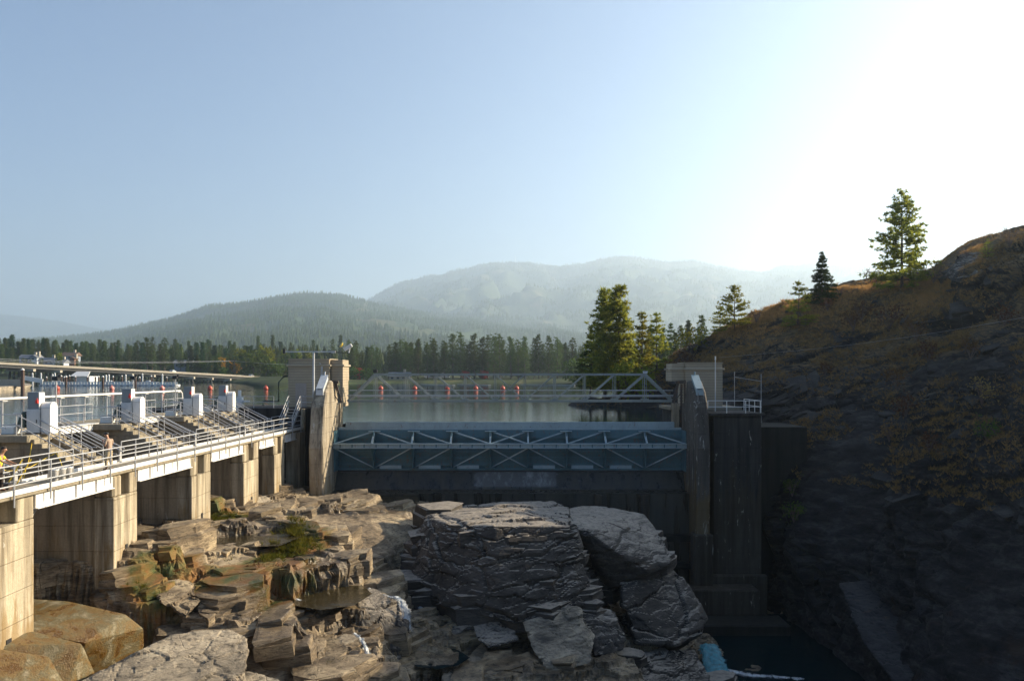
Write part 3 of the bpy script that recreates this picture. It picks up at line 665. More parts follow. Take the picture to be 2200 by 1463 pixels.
# walkway
def along(y, dx, z): return Vector((xn(y)+dx, y, z))
w0, w1 = 24., 68.6
t = thing('walkway', 'concrete walkway with white edge running along the left dam piers', 'walkway', along(46, 0, ZD))
def ribbon(x0, x1, z0, z1, ya=w0, yb=w1):
    m = MB(); a = [along(ya, x0, z0), along(ya, x1, z0), along(yb, x1, z0), along(yb, x0, z0), along(ya, x0, z1), along(ya, x1, z1), along(yb, x1, z1), along(yb, x0, z1)]
    return m.add(a, [(0, 3, 2, 1), (4, 5, 6, 7), (0, 1, 5, 4), (1, 2, 6, 5), (2, 3, 7, 6), (3, 0, 4, 7)])
ribbon(-1.42, .12, ZD-.26, ZD).build('deck', M['deckc'], t)
ribbon(.12, .2, ZD-.1, ZD+.1).build('kerb', M['white'], t)
ribbon(-1.5, -1.42, ZD-.1, ZD+.14).build('inner_kerb', M['white'], t)
edges = [w0]+[e for p in PIERS for e in (p[0], p[1])]+[w1]
for k in range(0, len(edges), 2):
    ya, yb = edges[k], edges[k+1]
    g_ = ribbon(-.06, -.0, ZD-.84, ZD-.262, ya+.02, yb-.02)
    g_.add(*[(lambda q: (q.v, q.f))(ribbon(-.1, .1, ZD-.88, ZD-.84, ya+.02, yb-.02))][0])
    yy = ya+1.2
    while yy < yb-.4: g_.box((xn(yy)-.001, yy, ZD-.84), (xn(yy)+.07, yy+.06, ZD-.27)); yy += 1.6
    g_.build('girder', M['white'], t)
    if yb-ya > 3 and k > 0: MB().bar(along(ya+.1, -.9, ZD-2.1), along(ya+2.2, -.9, ZD-.5), .12).build('brace', M['galv'], t)
# rails
def railing(name, label, pts, zs, sp, mat, r=.024, post_dn=.0, group=None, post_r=None, dropx=0):
    t = thing(name, label, 'railing', pts[0], group)
    pts = [Vector(p) for p in pts]; L = [0]
    for a, b in zip(pts[:-1], pts[1:]): L.append(L[-1]+(b-a).length)
    def at(s):
        for i in range(len(pts)-1):
            if s <= L[i+1]+1e-6: return pts[i].lerp(pts[i+1], (s-L[i])/(L[i+1]-L[i]))
        return pts[-1]
    for z in zs: MB().tube([p+Vector((0, 0, z)) for p in pts], r, 6).build('rail', mat, t)
    n = max(1, round(L[-1]/sp))
    for k in range(n+1):
        p = at(L[-1]*k/n); MB().tube([p+Vector((dropx, 0, -post_dn)), p+Vector((dropx, 0, -.02)), p+Vector((0, 0, zs[0]))], post_r or r*1.15, 6).build('post', mat, t)
    return t
railing('walkway_railing', 'three bar pipe railing on the gorge side of the dam walkway', [along(w0, .23, ZD), along(67.9, .23, ZD)], (1.07, .68, .3), 2.35, M['galv'], .028, .55)
def segm(ya, yb, lab): railing('inner_railing', lab, [along(ya, -1.38, ZD+.02), along(yb, -1.38, ZD+.02)], (1.05, .55), 1.8, M['galv'], .024, group='pipe railings on the inner side of the walkway')
segm(24.5, 37.6, 'inner pipe railing of the walkway behind the white buckets and yellow ladder')
segm(41.9, 46.4, 'inner pipe railing of the walkway just beyond the standing man')
segm(51.0, 54.6, 'inner pipe railing of the walkway in front of the third bay')
segm(59.3, 61.1, 'short inner pipe railing between the two farthest stairs')
segm(65.3, 67.8, 'inner pipe railing of the walkway beside the corner wall')
# concrete stairs
def stair(loc, label):
    t = thing('concrete_stairs', label, 'stairs', loc, 'concrete stairs up to the hoist platforms'); x, y, z = loc
    n = 8; rise = (ZP-ZD)/n; run = 3.0/n; m = MB()
    poly = [(x, z-.5), (x, z)]
    for k in range(n): poly += [(x-k*run, z+(k+1)*rise-.0), (x-(k+1)*run, z+(k+1)*rise)]
    poly += [(x-3.0, z+n*rise-.6)]
    m.prism(poly[1:]+[(x-.6, z-.45)], y-.42, y+.42); m.build('steps', M['deckc'], t, bevel=.02)
    return t
def stair_rail(loc, label):
    x, y, z = loc
    t = thing('stair_railing', label, 'stair railing', loc, 'sloping pipe railings of the concrete stairs')
    H = ZP-ZD; a = Vector((x+.05, y, z)); b = Vector((x-3.1, y, z+H))
    for h in (1.0, .5): MB().tube([a+Vector((.25, 0, h)), a+Vector((0, 0, h)), b+Vector((0, 0, h)), b+Vector((-.7, 0, h))], .026, 6).build('rail', M['galv'], t)
    for f in (0, .5, 1):
        p = a.lerp(b, f); MB().tube([p+Vector((0, 0, -.05)), p+Vector((0, 0, 1.0))], .028, 6).build('post', M['galv'], t)
    return t
which = ['at the left frame edge', 'behind the standing man', 'second past the man', 'on the orange stained pier', 'nearest the tan gatehouse']
S0 = R0 = H0 = A0 = None
def setg(o, lab): o['label'] = lab; return o
for k, (y0, y1, zb) in enumerate(PIERS):
    for side, yy, nm in ((0, y0+.45, 'near'), (1, y1-.1, 'far')):
        x = xn(yy)-1.55; loc = (x, yy, ZD)
        lab = f'{nm} side concrete steps of the stair pair {which[k]}'
        S0s = S0
        if S0 is None: S0 = stair(loc, lab)
        else: setg(copy_tree(S0, loc), lab)
        for q, dy in ((0, -.44), (1, .44)):
            loc2 = (x, yy+dy, ZD); lab2 = f'sloping pipe rail on the {"near" if q == 0 else "far"} edge of the {nm} steps {which[k]}'
            if R0 is None: R0 = stair_rail(loc2, lab2)
            else: setg(copy_tree(R0, loc2), lab2)
# gate arms between the stair pairs (sloping twin tubes)
def gate_arm(loc, lab):
    x, y, z = loc; t = thing('sloping_conduit', lab, 'conduit', loc, 'sloping twin conduits beside the stairs')
    for dz, dy in ((.55, 0), (.72, .1)): MB().tube([(x+.4, y+dy, z+dz), (x-3.6, y+dy, z+dz+2.0)], .035, 6).build('pipe', M['galv'], t)
    for f in (.05, .95): MB().box((x+.4-4*f-.03, y-.05, z+.0+1.6*f), (x+.4-4*f+.03, y+.15, z+.7+2*f)).build('bracket', M['galv'], t)
    return t
for k, (y0, y1, zb) in enumerate(PIERS):
    loc = (xn(y1)-1.5, y1+.75, ZD); lab = f'twin sloping conduits beside the stair pair {which[k]}'
    if A0 is None: A0 = gate_arm(loc, lab)
    else: setg(copy_tree(A0, loc), lab)
# hoists
def hoist(loc, lab):
    x, y, z = loc; t = thing('gate_hoist', lab, 'gate hoist', loc, 'gate hoists on the dam piers')
    MB().box((x-.42, y-.3, z), (x+.2, y+.3, z+1.22)).build('lower_cabinet', M['lgrey'], t, bevel=.015)
    cd = MB().box((x-.38, y-.322, z+.08), (x+.16, y-.303, z+1.14)).build('cabinet_door', M['lgrey'], t); MB().box((x+.08, y-.35, z+.55), (x+.11, y-.323, z+.72)).build('handle', M['black'], cd)
    vt = MB(); [vt.box((x+.201, y-.2, z+.8+.06*q), (x+.215, y+.2, z+.825+.06*q)) for q in range(5)]; vt.build('vent_slats', M['grey'], t)
    MB().box((x-.46, y-.34, z+.002), (x+.24, y+.34, z+.07)).build('plinth', M['rusty'], t)
    up = MB().box((x-.40, y-.25, z+1.225), (x+.15, y+.25, z+2.05)).build('upper_cabinet', M['grey'], t, bevel=.015)
    MB().box((x+.152, y-.24, z+1.24), (x+.17, y+.24, z+2.03)).build('door', M['white'], t)  # white plate puts the sunlight on this cabinet side into its colour
    lb = MB(); lb.box((x+.04, y-.34, z+1.5), (x+.15, y-.26, z+1.66)); lb.tube([(x+.1, y-.3, z+1.66), (x+.1, y-.3, z+1.76)], .03, 8); lb.build('alarm_lamp', M['red'], t)
    # arched drum housing
    pr = [(-.33, 0), (.33, 0), (.33, 1.3)]+[(.33*math.cos(a), 1.3+.27*math.sin(a)) for a in np.linspace(.1, math.pi-.1, 9)]+[(-.33, 1.3)]
    hs = MB(); hs.prism([(y+.15+a, z+b) for a, b in pr], x+.22, x+.68, 'x'); hs.build('drum_housing', M['white'], t, bevel=.01)
    MB().box((x+.21, y-.2, z+1.26), (x+.7, y-.185, z+1.3)).build('lid_seam', M['lgrey'], t)
    mt = MB(); mt.prism([(x-.95, z+.3), (x-.5, z+.3), (x-.5, z+1.1), (x-.62, z+1.1), (x-.8, z+.8)], y-.3, y+.3); mt.build('motor_cover', M['dgreen'], t, bevel=.02)
    MB().box((x-1.7, y-.25, z), (x-1.05, y+.25, z+.35)).build('junction_box', M['white'], t, bevel=.01)
    return t
hl = ['white and grey gate hoist cabinet at the left frame edge', 'largest white and grey gate hoist, nearest above the man\'s stairs', 'white and grey gate hoist second along the dam', 'white and grey gate hoist third along the dam', 'farthest white and grey gate hoist beside the gatehouse platform']
for k, (y0, y1, zb) in enumerate(PIERS):
    if k == 0: continue
    yy = (y0+y1)/2-.1; loc = (xn(yy)-4.25, yy, ZP)
    if H0 is None: H0 = hoist(loc, hl[k])
    else: setg(copy_tree(H0, loc), hl[k])
# frame of small railings on the platforms
for k, (y0, y1, zb) in enumerate(PIERS):
    yy = (y0+y1)/2; x = xn(yy)-4.6
    railing('platform_railing', f'low pipe railing upstream on the hoist platform {which[k]}', [(x-3.6, y0-.6, ZP), (x-3.6, y1+1.6, ZP)], (1.0, .5), 1.5, M['galv'], .02, group='pipe railings on the hoist platforms')
    railing('platform_railing', f'pipe railing crossing the near side of the hoist platform {which[k]}', [(x-3.6, y0-.2, ZP), (x+.3, y0-.2, ZP)], (1.0, .5), 2, M['galv'], .02, group='pipe railings on the hoist platforms')
# beams, gates and hand wheels in the bays
gaps = [(24., PIERS[0][0])]+[(PIERS[i][1], PIERS[i+1][0]) for i in range(4)]+[(PIERS[4][1], 69.2)]
bn = ['at the left frame edge', 'left of the man\'s pier', 'right of the man', 'before the orange stained pier', 'after the orange stained pier', 'beside the corner wall']
W0 = None
for k, (ya, yb) in enumerate(gaps):
    x = xn((ya+yb)/2)
    if yb > ya+.6:
        b = MB().box((x-5.9, ya-.2, ZP-.33), (x-5.5, yb+.2, ZP+.02)); b.box((x-6.02, ya-.2, ZP+.022), (x-5.38, yb+.2, ZP+.06))
        tag(b.build('white_beam', M['white']), f'white steel beam spanning the bay {bn[k]}', 'beam', 'white beams between the hoist platforms')
        b = MB().box((x-8.6, ya-.2, ZP-.3), (x-7.6, yb+.2, ZP-.003)); tag(b.build('service_slab', M['deckc']), f'upstream concrete slab crossing the bay {bn[k]}', 'slab', 'upstream slabs')
        gt = thing('spillway_gate', f'dark spillway gate closing the bay {bn[k]}', 'gate', (x-6.5, (ya+yb)/2, -10), 'dark spillway gates between piers')
        MB().box((x-6.9, ya+.02, -10.5), (x-6.6, yb-.02, ZP-.4)).build('gate_leaf', M['rusty'], gt)
        r_ = MB(); [r_.box((x-6.598, ya+.05, z), (x-6.35, yb-.05, z+.14)) for z in (-9.5, -8.3, -7.1, -5.9, -4.7)]; r_.build('rib', M['rusty'], gt)
    if 2 <= k <= 4:
        yw = ya+1.5; xx = x-5.7; zc = ZP+.72
        def wheel(loc, lab):
            X, Y, Z = loc; t = thing('handwheel', lab, 'handwheel', loc, 'hand wheels on the white beams')
            m = MB(); m.tube([(X+.34*math.cos(a), Y, Z+.62+.34*math.sin(a)) for a in np.linspace(0, 2*math.pi, 25)], .03, 6, False); m.build('rim', M['white'], t)
            m = MB()
            for q in range(6): m.bar((X, Y, Z+.62), (X+.34*math.cos(q*math.pi/3), Y, Z+.62+.34*math.sin(q*math.pi/3)), .035)
            m.build('spokes', M['white'], t); m = MB(); m.box((X-.12, Y+.04, Z), (X+.12, Y+.3, Z+.5)); m.tube([(X, Y-.08, Z+.62), (X, Y+.3, Z+.62)], .05, 8); m.tube([(X-.9, Y+.15, Z+.5), (X+.4, Y+.15, Z+.5)], .05, 8); m.build('gearbox', M['lgrey'], t); return t
        loc = (xx, yw, ZP+.062); lab = ['white six spoke handwheel on the beam right behind the man', 'white handwheel on the second beam past the man', 'farthest white handwheel near the last hoist'][k-2]
        if W0 is None: W0 = wheel(loc, lab)
        else: setg(copy_tree(W0, loc), lab)
# long white pipe on posts
px_ = -8.45
t = thing('white_pipe', 'long white pipe on posts along the upstream edge of the dam', 'pipe', along(46, px_, ZP))
MB().tube([along(24, px_, ZP+1.62), along(30, px_, ZP+1.62), along(45, px_, ZP+1.6), along(64.5, px_, ZP+1.58), along(64.8, px_, ZP+1.4), along(65.0, px_, ZP+.35), along(65.6, px_+.2, ZP+.12), along(67.2, px_+.4, ZP+.08)], .07, 8).build('pipe', M['white'], t, smooth=True)
y = 25.
while y < 65:
    MB().tube([along(y, px_, ZP-.3), along(y, px_, ZP+1.5)], .045, 6).build('post', M['galv'], t)
    MB().box(along(y, px_-.16, ZP+1.46)-Vector((0, .22, 0)), along(y, px_+.16, ZP+1.52)+Vector((0, .22, 0))).build('saddle', M['galv'], t); y += 2.6
for y in (28.5, 40., 51.5, 60): MB().sphere(along(y, px_, ZP+1.61), .11).build('coupling', M['white'], t)
def lamp(loc, lab):
    X, Y, Z = loc; t = thing('lamp_post', lab, 'lamp post', loc, 'thin lamp posts on the dam')
    MB().tube([(X, Y, Z), (X, Y, Z+2.55)], .045, 6).build('pole', M['galv'], t)
    m = MB(); m.box((X-.2, Y-.12, Z+2.55), (X+.16, Y+.12, Z+2.8)); m.tube([(X+.1, Y, Z+2.7), (X+.26, Y, Z+2.9)], .07, 8); m.build('lamp_head', M['black'], t, bevel=.03); return t
L0 = lamp(tuple(along(47.5, px_+.3, ZP)), 'thin lamp post with black head rising behind the man')
setg(copy_tree(L0, tuple(along(56.5, px_+.3, ZP))), 'thin lamp post with black head between the second and third hoists')
setg(copy_tree(L0, tuple(along(63.0, px_+.3, ZP))), 'thin lamp post with black head left of the farthest hoist')
# end block (corner) of the left dam carrying the gatehouse
t = thing('corner_abutment', 'concrete corner block under the tan gatehouse with rust streaked wall', 'abutment', (-20, 71, -11))
xw = xn(68.8)
b = MB(); b.box((-31, 69.2, -12.5), (-16.45, 76.5, ZP-.002)); b.build('platform_block', M['concdark'], t)
b = MB(); b.box((xw-.9, 67.2, -12.4), (xw+.25, 69.19, ZD-.3)); b.build('wall_nose', M['conc'], t, bevel=.04)
b = MB(); b.box((xw+.0, 68.6, ZD-.29), (xw+.25, 69.19, ZP-.05)); b.build('wall_top', M['conc'], t, bevel=.04)
railing('abutment_railing', 'pipe railing on the gatehouse platform left of the tan building', [(-27.5, 69.5, ZP), (-20.6, 69.5, ZP)], (1.0, .5), 1.7, M['galv'], .024)
railing('abutment_railing', 'short pipe railing in front of the tan gatehouse door', [(-18.2, 69.4, ZP), (-16.9, 69.4, ZP)], (1.0, .5), 1.2, M['galv'], .024)
b = MB().tube([(-22.3, 72, ZP+.1), (-22.3, 72, ZP+.5), (-20.9, 72, ZP+.5), (-20.9, 72, ZP+2.2), (-20.5, 72.2, ZP+2.7), (-20.0, 72.6, ZP+2.75)], .07, 8)
tag(b.build('conduit_bend', M['dgreen'], smooth=True), 'dark green conduit bending into the side of the tan gatehouse', 'conduit')
b = MB(); b.box((-24.2, 70.5, ZP), (-23.7, 71, ZP+.9)); b.tube([(-23.95, 70.7, ZP+.9), (-23.95, 70.7, ZP+1.5)], .14, 10); b.box((-23.7, 70.6, ZP+.5), (-23.1, 70.9, ZP+.6))
tag(b.build('valve_stand', M['white']), 'white valve stand with round cap left of the gatehouse', 'valve')
# steel stairs
t = thing('steel_stairs', 'light steel stairs rising from the walkway end to the gatehouse platform', 'stairs', along(67.4, -.6, ZD))
a = along(66.6, -1.1, ZD); bq = Vector((xw-1.2, 69.15, ZP))
for dx in (0, .95): MB().bar(a+Vector((dx, 0, 0)), bq+Vector((dx, 0, 0)), .06, .28).build('stringer', M['galv'], t)
for k in range(7):
    p = a.lerp(bq, (k+.5)/7); MB().box(p+Vector((.03, -.14, -.02)), p+Vector((.92, .14, .02))).build('tread', M['galv'], t)
for dx in (-.03, .98):
    for h in (1.0, .55): MB().tube([a+Vector((dx, -.3, h)), a+Vector((dx, 0, h)), bq+Vector((dx, 0, h)), bq+Vector((dx, .4, h))], .028, 6).build('handrail', M['galv'], t)
    for f in (.0, .5, 1.): p = a.lerp(bq, f); MB().tube([p+Vector((dx, 0, 0)), p+Vector((dx, 0, 1.0))], .028, 6).build('post', M['galv'], t)

# ---------------- gatehouses ----------------
def gatehouse(label, x0, x1, xs0, xs1, y0, z0, z1, doorx, side):
    t = thing('gatehouse', label, 'gatehouse', ((x0+x1)/2, y0+1.5, z0), 'metal sided gatehouses at both ends of the gate')
    MB().box((x0, y0, z0), (x1, y0+3.4, z1-.62)).build('wall', M['siding'], t)
    MB().box((xs0, y0+.5, z0+(2.3)), (xs1, y0+3.2, z1-.62)).build('bay_wall', M['siding'], t)
    c = MB(); c.box((x0-.14, y0-.14, z1-.618), (x1+.14, y0+3.54, z1-.45)); c.build('cornice', M['trim'], t, bevel=.02)
    c = MB(); c.box((xs0-(.14 if side < 0 else 0), y0+.36, z1-.615), (xs1+(.14 if side > 0 else 0), y0+3.3, z1-.455)); c.build('bay_cornice', M['trim'], t, bevel=.02)
    MB().box((x0+.02, y0+.02, z1-.448), (x1-.02, y0+3.38, z1)).build('parapet', M['siding'], t)
    MB().box((xs0+.02, y0+.52, z1-.452), (xs1-.02, y0+3.1, z1-.03)).build('bay_parapet', M['siding'], t)
    MB().box((x0-.05, y0-.05, z1+.002), (x1+.05, y0+3.43, z1+.06)).build('roof_edge', M['trim'], t)
    if doorx is not None:
        dr = MB().box((doorx, y0-.05, z0), (doorx+.98, y0-.003, z0+2.1)).build('door', paint('worn_tan_door', (.36, .31, .27), .6, .3), t)
        MB().sphere((doorx+.86, y0-.08, z0+1.0), .04).build('handle', M['black'], dr)
    return t
gh = gatehouse('tan metal sided gatehouse with a door, left of the main gate, sunlit', -19.9, -16.25, -16.2, -15.15, 71.5, ZP, 1.28, -19.25, 1)
MB().box((-15.42, 72.0, ZP), (-15.15, 74.4, ZP+2.299)).build('bay_leg', M['siding'], gh)
m = MB()
for i, dx in enumerate((0, .14, .28)): m.tube([(-17.3+dx, 71.42, -.9+.1*i), (-17.0+dx*.6, 71.42, -.75), (-16.95+dx*.4, 71.42, .7), (-17.1, 71.42, .95)], .03, 6)
m.build('conduit', M['galv'], gh)
gh2 = gatehouse('shaded tan metal sided gatehouse right of the main gate with a tall thin pole', 15.35, 18.6, 14.2, 15.33, 71.0, ZP, .95, None, -1)

# chains / hoist mechanism beside the gatehouses
def chainset(x, s, lab):
    t = thing('hoist_chain', lab, 'hoist chain', (x, 70.5, -5), 'dark gate hoist chains')
    m = MB()
    z = -.9
    while z > -4.6: m.box((x-.09, 70.4, z-.2), (x+.09, 70.55, z)); m.tube([(x-.15, 70.47, z-.22), (x+.15, 70.47, z-.22)], .035, 6); z -= .25
    m.build('chain', M['rusty'], t)
    m = MB(); m.bar((x-s*.35, 70.6, -5), (x-s*.3, 70.6, -.7), .16); m.bar((x-.4*s, 70.6, -.7), (x+.5*s, 70.6, -.75), .25); m.bar((x+.3*s, 70.6, -.8), (x+.75*s, 70.6, -2.5), .14)
    m.bar((x+.2*s, 70.55, -.8), (x+.6*s, 70.55, -2.6), .07); m.bar((x, 70.5, -1.6), (x+.6*s, 70.5, -2.5), .07); m.build('frame', M['rusty'], t)
    m = MB(); m.box((x+.45*s-.25, 70.4, -8.6), (x+.45*s+.25, 71.45, -2.6)); m.build('guide_wall', M['concside'], t)
    return t
chainset(-15.75, 1, 'dark hoist chain and frame at the left end of the main gate')
chainset(14.85, -1, 'dark hoist chain and frame at the right end of the main gate')

# ---------------- main piers either side of the gate ----------------
def main_pier(lab, xa, xb, zb, s):
    t = thing('gate_pier', lab, 'gate pier', ((xa+xb)/2, 67, zb), 'piers holding the main gate')
    p = [(71.4, zb), (65.0, zb), (64.6, -6.), (64.9, -4.6), (65.3, -2.75), (66.1, -1.5), (67.6, -.55), (68.3, -.6), (69.0, -2.2), (71.4, -2.9)]
    m = MB(); m.prism(p, xa, xb, 'x'); m.build('shaft', concrete('pier_concrete_'+('warm_lit' if s > 0 else 'cool_shaded'), (.40, .34, .25) if s > 0 else (.11, .095, .08), (.03, .025, .02), .5, moss=.4, dirt=.8 if s > 0 else .9, boards=1), t, bevel=.12)  # same concrete in two tones: right pier's shade put into its base colour
    # gate bearing bracket on the sloping head
    q = MB(); a = Vector(((xa+xb)/2, 66.0, -1.42)); b_ = Vector(((xa+xb)/2, 67.7, -.32))
    for dx in (-.24, .24): q.bar(a+Vector((dx, 0, 0)), b_+Vector((dx, 0, 0)), .1, .3)
    q.bar(a+Vector((0, -.03, .2)), b_+Vector((0, 0, .2)), .62, .05); q.box((a.x-.3, 65.85, -1.75), (a.x+.3, 66.0, -1.3)); q.tube([b_+Vector((0, 0, .1)), b_+Vector((0, 0, .5))], .08, 8)
    q.build('bearing_bracket', M['gatel'] if s < 0 else M['lgrey'], t)
    return t
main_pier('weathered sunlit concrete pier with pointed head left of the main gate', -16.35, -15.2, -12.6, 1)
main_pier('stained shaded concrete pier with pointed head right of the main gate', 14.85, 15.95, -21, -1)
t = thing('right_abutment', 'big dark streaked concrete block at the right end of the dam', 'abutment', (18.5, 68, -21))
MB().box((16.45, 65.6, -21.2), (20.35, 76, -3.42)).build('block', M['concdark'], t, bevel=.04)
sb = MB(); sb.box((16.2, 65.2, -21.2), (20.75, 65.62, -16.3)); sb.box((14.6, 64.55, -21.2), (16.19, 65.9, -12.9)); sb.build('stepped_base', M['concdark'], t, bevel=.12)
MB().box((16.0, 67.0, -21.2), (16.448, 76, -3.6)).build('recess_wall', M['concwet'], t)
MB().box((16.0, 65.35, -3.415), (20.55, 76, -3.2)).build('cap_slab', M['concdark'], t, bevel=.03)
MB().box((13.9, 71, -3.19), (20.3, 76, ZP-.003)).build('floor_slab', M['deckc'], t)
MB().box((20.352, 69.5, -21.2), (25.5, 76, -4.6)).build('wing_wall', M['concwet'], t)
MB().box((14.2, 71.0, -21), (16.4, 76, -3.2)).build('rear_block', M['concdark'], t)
arch = MB(); arch.tube([(17.6, 65.58, -12.2), (17.6, 65.58, -9.0)]+[(18.55-.95*math.cos(a), 65.58, -8.3+.9*math.sin(a)) for a in np.linspace(.3, math.pi-.3, 8)]+[(19.5, 65.58, -9.0), (19.5, 65.58, -12.0)], .035, 6)
arch.build('plugged_arch', M['concdark'], t)
railing('abutment_railing', 'white pipe railing round the top of the right abutment', [(15.98, 65.6, -3.2), (20.35, 65.6, -3.2), (20.35, 70.5, -3.2)], (1.0, .5), 1.5, M['white'], .03)
t = thing('antenna_pole', 'tall thin white pole in front of the right gatehouse', 'pole', (17.4, 68.8, -3.2))
MB().tube([(17.4, 68.8, -3.2), (17.4, 68.8, 1.2)], .05, 8, r2=.035).build('pole', M['lgrey'], t); MB().tube([(17.4, 68.8, 1.2), (17.4, 68.8, 1.5)], .06, 8).build('tip', M['white'], t)
t = thing('mesh_gate', 'thin upright frame of a mesh fence behind the right abutment railing', 'fence', (21.5, 75.5, -4.5))
MB().tube([(20.9, 75.5, -4.6), (20.9, 75.5, .2)], .03, 6).build('post', M['galv'], t); MB().tube([(23.4, 75.5, -4.6), (23.4, 75.5, 0)], .03, 6).build('post', M['galv'], t)
MB().tube([(20.9, 75.5, -.3), (23.4, 75.5, -.7)], .025, 6).build('rail', M['galv'], t)

# ---------------- main gate ----------------
YG = 69.9; ZT = -4.2; ZB = -8.35
t = thing('main_gate', 'wide blue grey steel sector gate with truss bracing between the two piers', 'gate', (0, YG, ZB))
gx0, gx1 = -15.15, 14.8
zt2 = ZT-.68; 
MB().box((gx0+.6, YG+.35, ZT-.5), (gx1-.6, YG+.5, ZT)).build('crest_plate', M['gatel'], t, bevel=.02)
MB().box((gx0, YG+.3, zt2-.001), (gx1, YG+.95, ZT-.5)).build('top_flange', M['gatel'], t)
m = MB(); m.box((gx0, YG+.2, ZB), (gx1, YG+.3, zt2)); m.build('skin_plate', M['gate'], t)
m = MB()
for z in (-5.5, -6.05, -6.75, -7.3, -7.85): m.box((gx0+.03, YG-.02, z-.05), (gx1-.03, YG+.199, z+.02)); m.box((gx0+.03, YG-.06, z-.1), (gx1-.03, YG-.021, z+.05))
m.build('stiffeners', M['gate'], t)
tops = [U(p, 922, YG).x for p in (805, 889, 971, 1054, 1134, 1216, 1298, 1384)]
YF = 68.3; zg = -(958-HY)/F*YF
gir = MB(); gir.box((gx0-.1, YF-.15, zg+.14), (gx1+.15, YF+.35, zg+.2)); gir.box((gx0-.1, YF-.15, zg-.2), (gx1+.15, YF+.35, zg-.14)); gir.box((gx0-.1, YF-.02, zg-.139), (gx1+.15, YF+.06, zg+.139))
gir.build('middle_girder', M['gatel'], t)
for i in range(30):
    x = gx0+.5+i*1.02
    MB().box((x, YF-.05, zg-.139), (x+.1, YF-.021, zg+.139)).build('web_plate', M['gate'], t)
zt3 = zt2-.1; zb3 = ZB+.18
gp = [Vector((gx0, YF+.1, zg))]+[Vector((x, YF+.1, zg)) for x in tops]+[Vector((gx1, YF+.1, zg))]
tp = [Vector((x*1.0, YG-.05, zt3)) for x in [gx0]+tops+[gx1]]; bp = [Vector((x, YG-.05, zb3)) for x in [gx0]+tops+[gx1]]
up, dn = Vector((0, 0, .17)), Vector((0, 0, -.17))
def dia(a, b, w=.13): MB().bar(a, b, w, .1).build('diagonal', M['gatel'], t)
for i in range(1, 9):
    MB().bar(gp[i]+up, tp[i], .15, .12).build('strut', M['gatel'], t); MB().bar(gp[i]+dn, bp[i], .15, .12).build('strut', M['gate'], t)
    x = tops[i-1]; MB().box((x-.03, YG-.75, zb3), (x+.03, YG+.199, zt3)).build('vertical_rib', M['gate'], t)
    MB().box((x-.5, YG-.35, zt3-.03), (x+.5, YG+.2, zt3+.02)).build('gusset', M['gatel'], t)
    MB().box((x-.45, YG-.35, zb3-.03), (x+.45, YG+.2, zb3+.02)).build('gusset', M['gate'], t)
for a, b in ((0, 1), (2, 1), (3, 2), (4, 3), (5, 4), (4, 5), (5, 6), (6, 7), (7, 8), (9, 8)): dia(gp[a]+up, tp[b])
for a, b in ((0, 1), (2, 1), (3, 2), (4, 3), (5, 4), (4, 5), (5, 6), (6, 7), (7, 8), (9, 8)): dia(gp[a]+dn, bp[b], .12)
MB().box((gx0, YG-.1, ZB-.16), (gx1, YG+.35, ZB-.001)).build('bottom_seal', M['black'], t)
m = MB(); m.box((gx0, YG-.16, ZB), (gx1, YG-.1, ZB+.13)); m.build('bottom_chord', M['gate'], t)
for i in range(8):
    if i in (3, 7): continue
    x = tops[i]+.35; MB().box((x+.1, YG-.2, ZB+.14), (x+2.0, YG-.15, ZB+.42)).build('bottom_plate', M['gatel'], t)
for x in (gx0, gx1): MB().box((x-.03, YF+.1, ZB), (x+.03, YG+.19, zt2)).build('end_plate', M['gate'], t)

# sill, ledge and lower wall below the gate
t = thing('gate_sill', 'dark wet concrete sill under the main gate with a pale patch', 'sill', (0, 69, -20))
m = MB(); m.prism([(71.3, -21), (71.3, ZB-.17), (69.75, ZB-.17), (68.9, -9.9), (68.0, -9.98), (67.3, -10.02), (67.3, -21)], -15.19, 14.84, 'x'); m.build('glacis', M['sill'], t)
xa, xb = U(1018, 1030, 69.5).x, U(1205, 1030, 69.5).x
n_s = (ZB-.17+9.9)/(69.75-68.9)
for px, wd, h in ((1385, .42, 2.3), (1285, .25, 9)):
    x = U(px, 1055, 67).x; m = MB(); m.prism([(x-wd*1.1, -10.03), (x+wd*1.1, -10.03), (x+wd*.8, -10.03-h), (x-wd*.8, -10.03-h)], 66.9, 67.29); m.build('buttress', M['concdark'], t, bevel=.05)
for z in (-13.4, -15.6): MB().box((3, 66.5+(z+14)*.1, z-.5), (14.8, 67.28, z)).build('ledge', M['concwet'], t)
MB().box((6, 63.2, -19), (19.5, 65.5, -17.0)).build('apron_step', M['concdark'], t, bevel=.1)
MB().box((9, 60.5, -20.6), (21, 63.1, -18.9)).build('apron_step', M['concwet'], t, bevel=.1)

